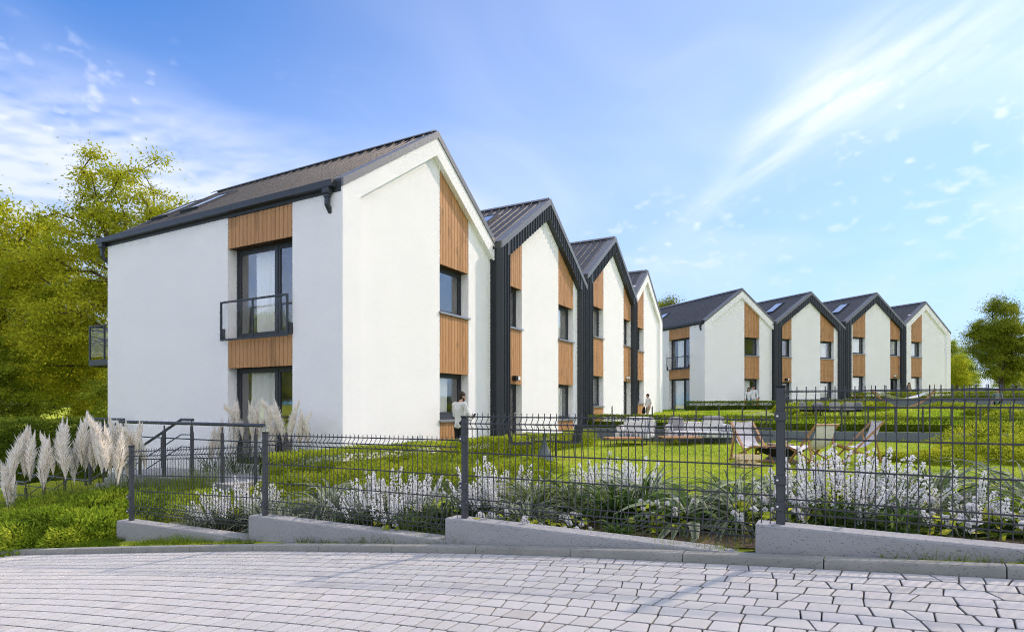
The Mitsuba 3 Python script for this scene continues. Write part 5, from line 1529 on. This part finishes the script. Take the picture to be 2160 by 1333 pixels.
def person(label, x, y, z, rz, s, top, legs, shoes, pose, hair='short', skirt=False, beard=False, sleeve=1.0, cap=None):
    """a standing figure 1.75 m tall facing +y; pose gives the joints that differ"""
    M = at(x, y, z, rz, s); key = thing('person', label, 'person', None, M)
    J = dict(pelvis=(0, 0, .95), waist=(0, .0, 1.08), chest=(0, .0, 1.30), neck=(0, .01, 1.47), head=(0, .035, 1.63),
             sl=(-.175, 0, 1.41), el=(-.245, -.02, 1.13), hl=(-.24, .10, .90), sr=(.175, 0, 1.41), er=(.245, -.02, 1.13), hr=(.24, .10, .90),
             pl=(-.09, 0, .92), kl=(-.095, .03, .50), fl=(-.10, -.01, .08), pr=(.09, 0, .92), kr=(.095, .03, .50), fr=(.10, -.01, .08))
    J.update(pose); J = {k_: np.array(v, float) for k_, v in J.items()}
    hd = J['head']; lk = np.array(pose.get('look', (0, 1, 0)), float); lk /= np.linalg.norm(lk); sd = np.cross(lk, (0, 0, 1)); sd /= np.linalg.norm(sd); uph = np.cross(sd, lk)
    F = lambda f_, r_, u_: hd + lk * f_ + sd * r_ + uph * u_
    bones = [(J['pelvis'], J['waist'], .115, .105), (J['waist'], J['chest'], .105, .125), (J['chest'], J['neck'], .115, .055), (J['neck'], hd + [0, 0, -.06], .052, .05),
             (J['sl'], J['sr'], .062, .062),
             (F(-.012, 0, .035), F(.02, 0, .02), .092, .082), (F(.03, 0, -.03), F(.045, 0, -.085), .066, .042), (F(.085, 0, .0), F(.112, 0, -.022), .012, .015), (F(.005, -.082, -.01), F(-.01, -.086, .02), .016, .014), (F(.005, .082, -.01), F(-.01, .086, .02), .016, .014)]
    for a in 'lr':
        S, Eb, Hn = J['s' + a], J['e' + a], J['h' + a]
        bones += [(S, Eb, .050, .040), (Eb, Hn, .040, .027)]
        d = (Hn - Eb) / np.linalg.norm(Hn - Eb); q = np.cross(d, (0, 0, 1) if abs(d[2]) < .9 else (0, 1, 0)); q /= np.linalg.norm(q); w = np.cross(q, d)
        palm = Hn + d * .055
        bones += [(Hn, palm + q * .02, .024, .017), (Hn, palm - q * .02, .024, .017)]
        for fi, (o, L_) in enumerate(((-.028, .06), (-.010, .072), (.009, .068), (.027, .052))):
            b0 = palm + q * o + d * .015; b1 = b0 + d * L_ * .55 + w * .008; b2 = b1 + d * L_ * .4 + w * .022
            bones += [(b0, b1, .0085, .008), (b1, b2, .008, .007)]
        bones += [(Hn + d * .02 + q * .025, Hn + d * .055 + q * .052 + w * .012, .010, .008)]
        bones += [(J['p' + a], J['k' + a], .088, .058), (J['k' + a], J['f' + a], .056, .038), (J['f' + a], J['f' + a] + [0, .13, -.045], .038, .03)]
    obj(key, 'body', fused(bones, .03, 5), 'skin', True)
    g = .014
    T_ = [(J['pelvis'] + [0, 0, -.04], J['waist'], .135, .125), (J['waist'], J['chest'], .125, .142), (J['chest'], J['neck'] + [0, 0, -.05], .128, .07), (J['sl'], J['sr'], .076, .076)]
    for a in 'lr':
        S, Eb, Hn = J['s' + a], J['e' + a], J['h' + a]
        if sleeve >= 1: T_ += [(S, Eb, .066, .056), (Eb, Eb + (Hn - Eb) * .93, .056, .040)]
        else: T_ += [(S, S + (Eb - S) * .75, .066, .064)]
        T_ += [(J['pelvis'] + [(-.08 if a == 'l' else .08), 0, -.10], J['pelvis'], .098, .12)]
    obj(key, 'top', fused(T_, .035, 5), top, True)
    Lg = [(J['pelvis'] + [-.05, 0, -.02], J['pelvis'] + [.05, 0, -.02], .112, .112)]
    for a in 'lr': Lg += [(J['p' + a], J['k' + a], .100, .074), (J['k' + a], J['f' + a] + [0, 0, .03], .074, .058)]
    obj(key, 'trousers', fused(Lg, .04, 4), legs, True)
    for a in 'lr':
        f_ = J['f' + a]; obj(key, 'shoe', fused([(f_ + [0, -.02, -.02], f_ + [0, .15, -.045], .048, .036)], .03, 3), shoes, True)
    Hh = [(F(-.02, 0, .055), F(.0, 0, .062), .100, .088), (F(-.035, 0, .0), F(-.03, 0, .05), .086, .098)]
    if hair == 'long': Hh += [(F(-.05, 0, .0), F(-.07, 0, -.25), .085, .06), (F(-.03, .07, .0), F(-.0, .08, -.22), .04, .035), (F(-.03, -.07, .0), F(-.0, -.08, -.22), .04, .035)]
    if hair == 'tail': Hh += [(F(-.09, 0, .03), F(-.15, 0, -.02), .05, .04), (F(-.15, 0, -.02), F(-.16, 0, -.16), .04, .02)]
    if cap: Hh += [(F(.0, 0, .085), F(.14, 0, .07), .085, .03)]
    obj(key, 'hair', fused(Hh, .03, 4), 'hair', True)
    if beard: obj(key, 'beard', fused([(F(.05, 0, -.075), F(.075, 0, -.06), .048, .035), (F(.03, -.06, -.03), F(.05, -.03, -.08), .02, .03), (F(.03, .06, -.03), F(.05, .03, -.08), .02, .03)], .02, 3), 'hair', True)
    eyes = MB()
    for s_ in (-1, 1): eyes.mesh(trimesh.creation.icosphere(1, .011).apply_translation(F(.098, s_ * .033, .012)))
    obj(key, 'eyes', eyes.get(), 'black', True)
    return key, M, J


key, M, J = person('bearded man in a grey jumper and black trousers standing behind the low hedge', -1.36, 14.95, .0, -38, .985, 'cloth_grey', 'cloth_black', 'cloth_black',
                   dict(head=(.01, .075, 1.615), neck=(0, .025, 1.46), look=(.45, .9, -.30), er=(.27, .05, 1.14), hr=(.20, .27, 1.08), el=(-.23, .05, 1.13), hl=(-.06, .24, 1.06)), beard=True)
k = obj(None, 'phone', MB().box(-.036, .036, -.006, .006, -.07, .07, b=.003).get(), 'black', M=T().translate([-1.36, 14.95, .0]).rotate([0, 0, 1], -38).translate([.165, .375, 1.10]).rotate([1, 0, 0], -35))
labels[k] = {'label': 'black phone held in the hand of the bearded man', 'category': 'phone'}
key, M, J = person('man in a white shirt and beige shorts holding a bag by the far gable', 7.2, 30.4, .55, 115, .80, 'cloth_white', 'cloth_tan', 'cloth_tan',
                   dict(look=(.25, .9, -.25), head=(0, .06, 1.62), er=(.25, .0, 1.13), hr=(.20, .14, .92), kl=(-.1, .14, .50), fl=(-.1, .16, .08), fr=(.1, -.16, .08)), sleeve=.5)
k = obj(None, 'bag', fused([((0, 0, 0), (0, .02, -.22), .10, .13), ((0, 0, .0), (.02, 0, .14), .02, .02)], .03, 4), 'cloth_black', True, M=T().translate([7.2, 30.4, .55]).rotate([0, 0, 1], 115).scale(.8).translate([.20, .2, .78]))
labels[k] = {'label': 'dark patterned bag held by the man in the white shirt', 'category': 'bag'}
person('man with a dark cap in a white jacket, right one of the distant couple', 16.35, 39.0, .93, 155, .98, 'cloth_white', 'cloth_grey', 'cloth_white', dict(look=(.2, 1, -.1)), cap=True)
person('long haired woman in a white blouse and jeans, left one of the distant couple', 15.98, 38.9, .93, 170, .90, 'cloth_white', 'cloth_denim', 'cloth_white', dict(look=(-.3, 1, -.1)), hair='long')
person('woman in a beige top with folded arms at a distant front door', 31.2, 45.3, 1.46, 200, .93, 'cloth_tan', 'cloth_denim', 'cloth_black', dict(el=(-.24, .06, 1.14), hl=(.02, .20, 1.18), er=(.24, .06, 1.14), hr=(-.02, .22, 1.14), look=(.9, .5, 0)), hair='long')
person('dark haired woman in a green blouse and black trousers behind the hedge at the right', 28.0, 33.2, .63, 118, .96, 'cloth_green', 'cloth_black', 'cloth_black', dict(hr=(.25, .12, .92), el=(-.24, .06, 1.14), hl=(-.05, .20, 1.16), look=(.1, 1, 0)), hair='tail', sleeve=.5)


rank_labels()
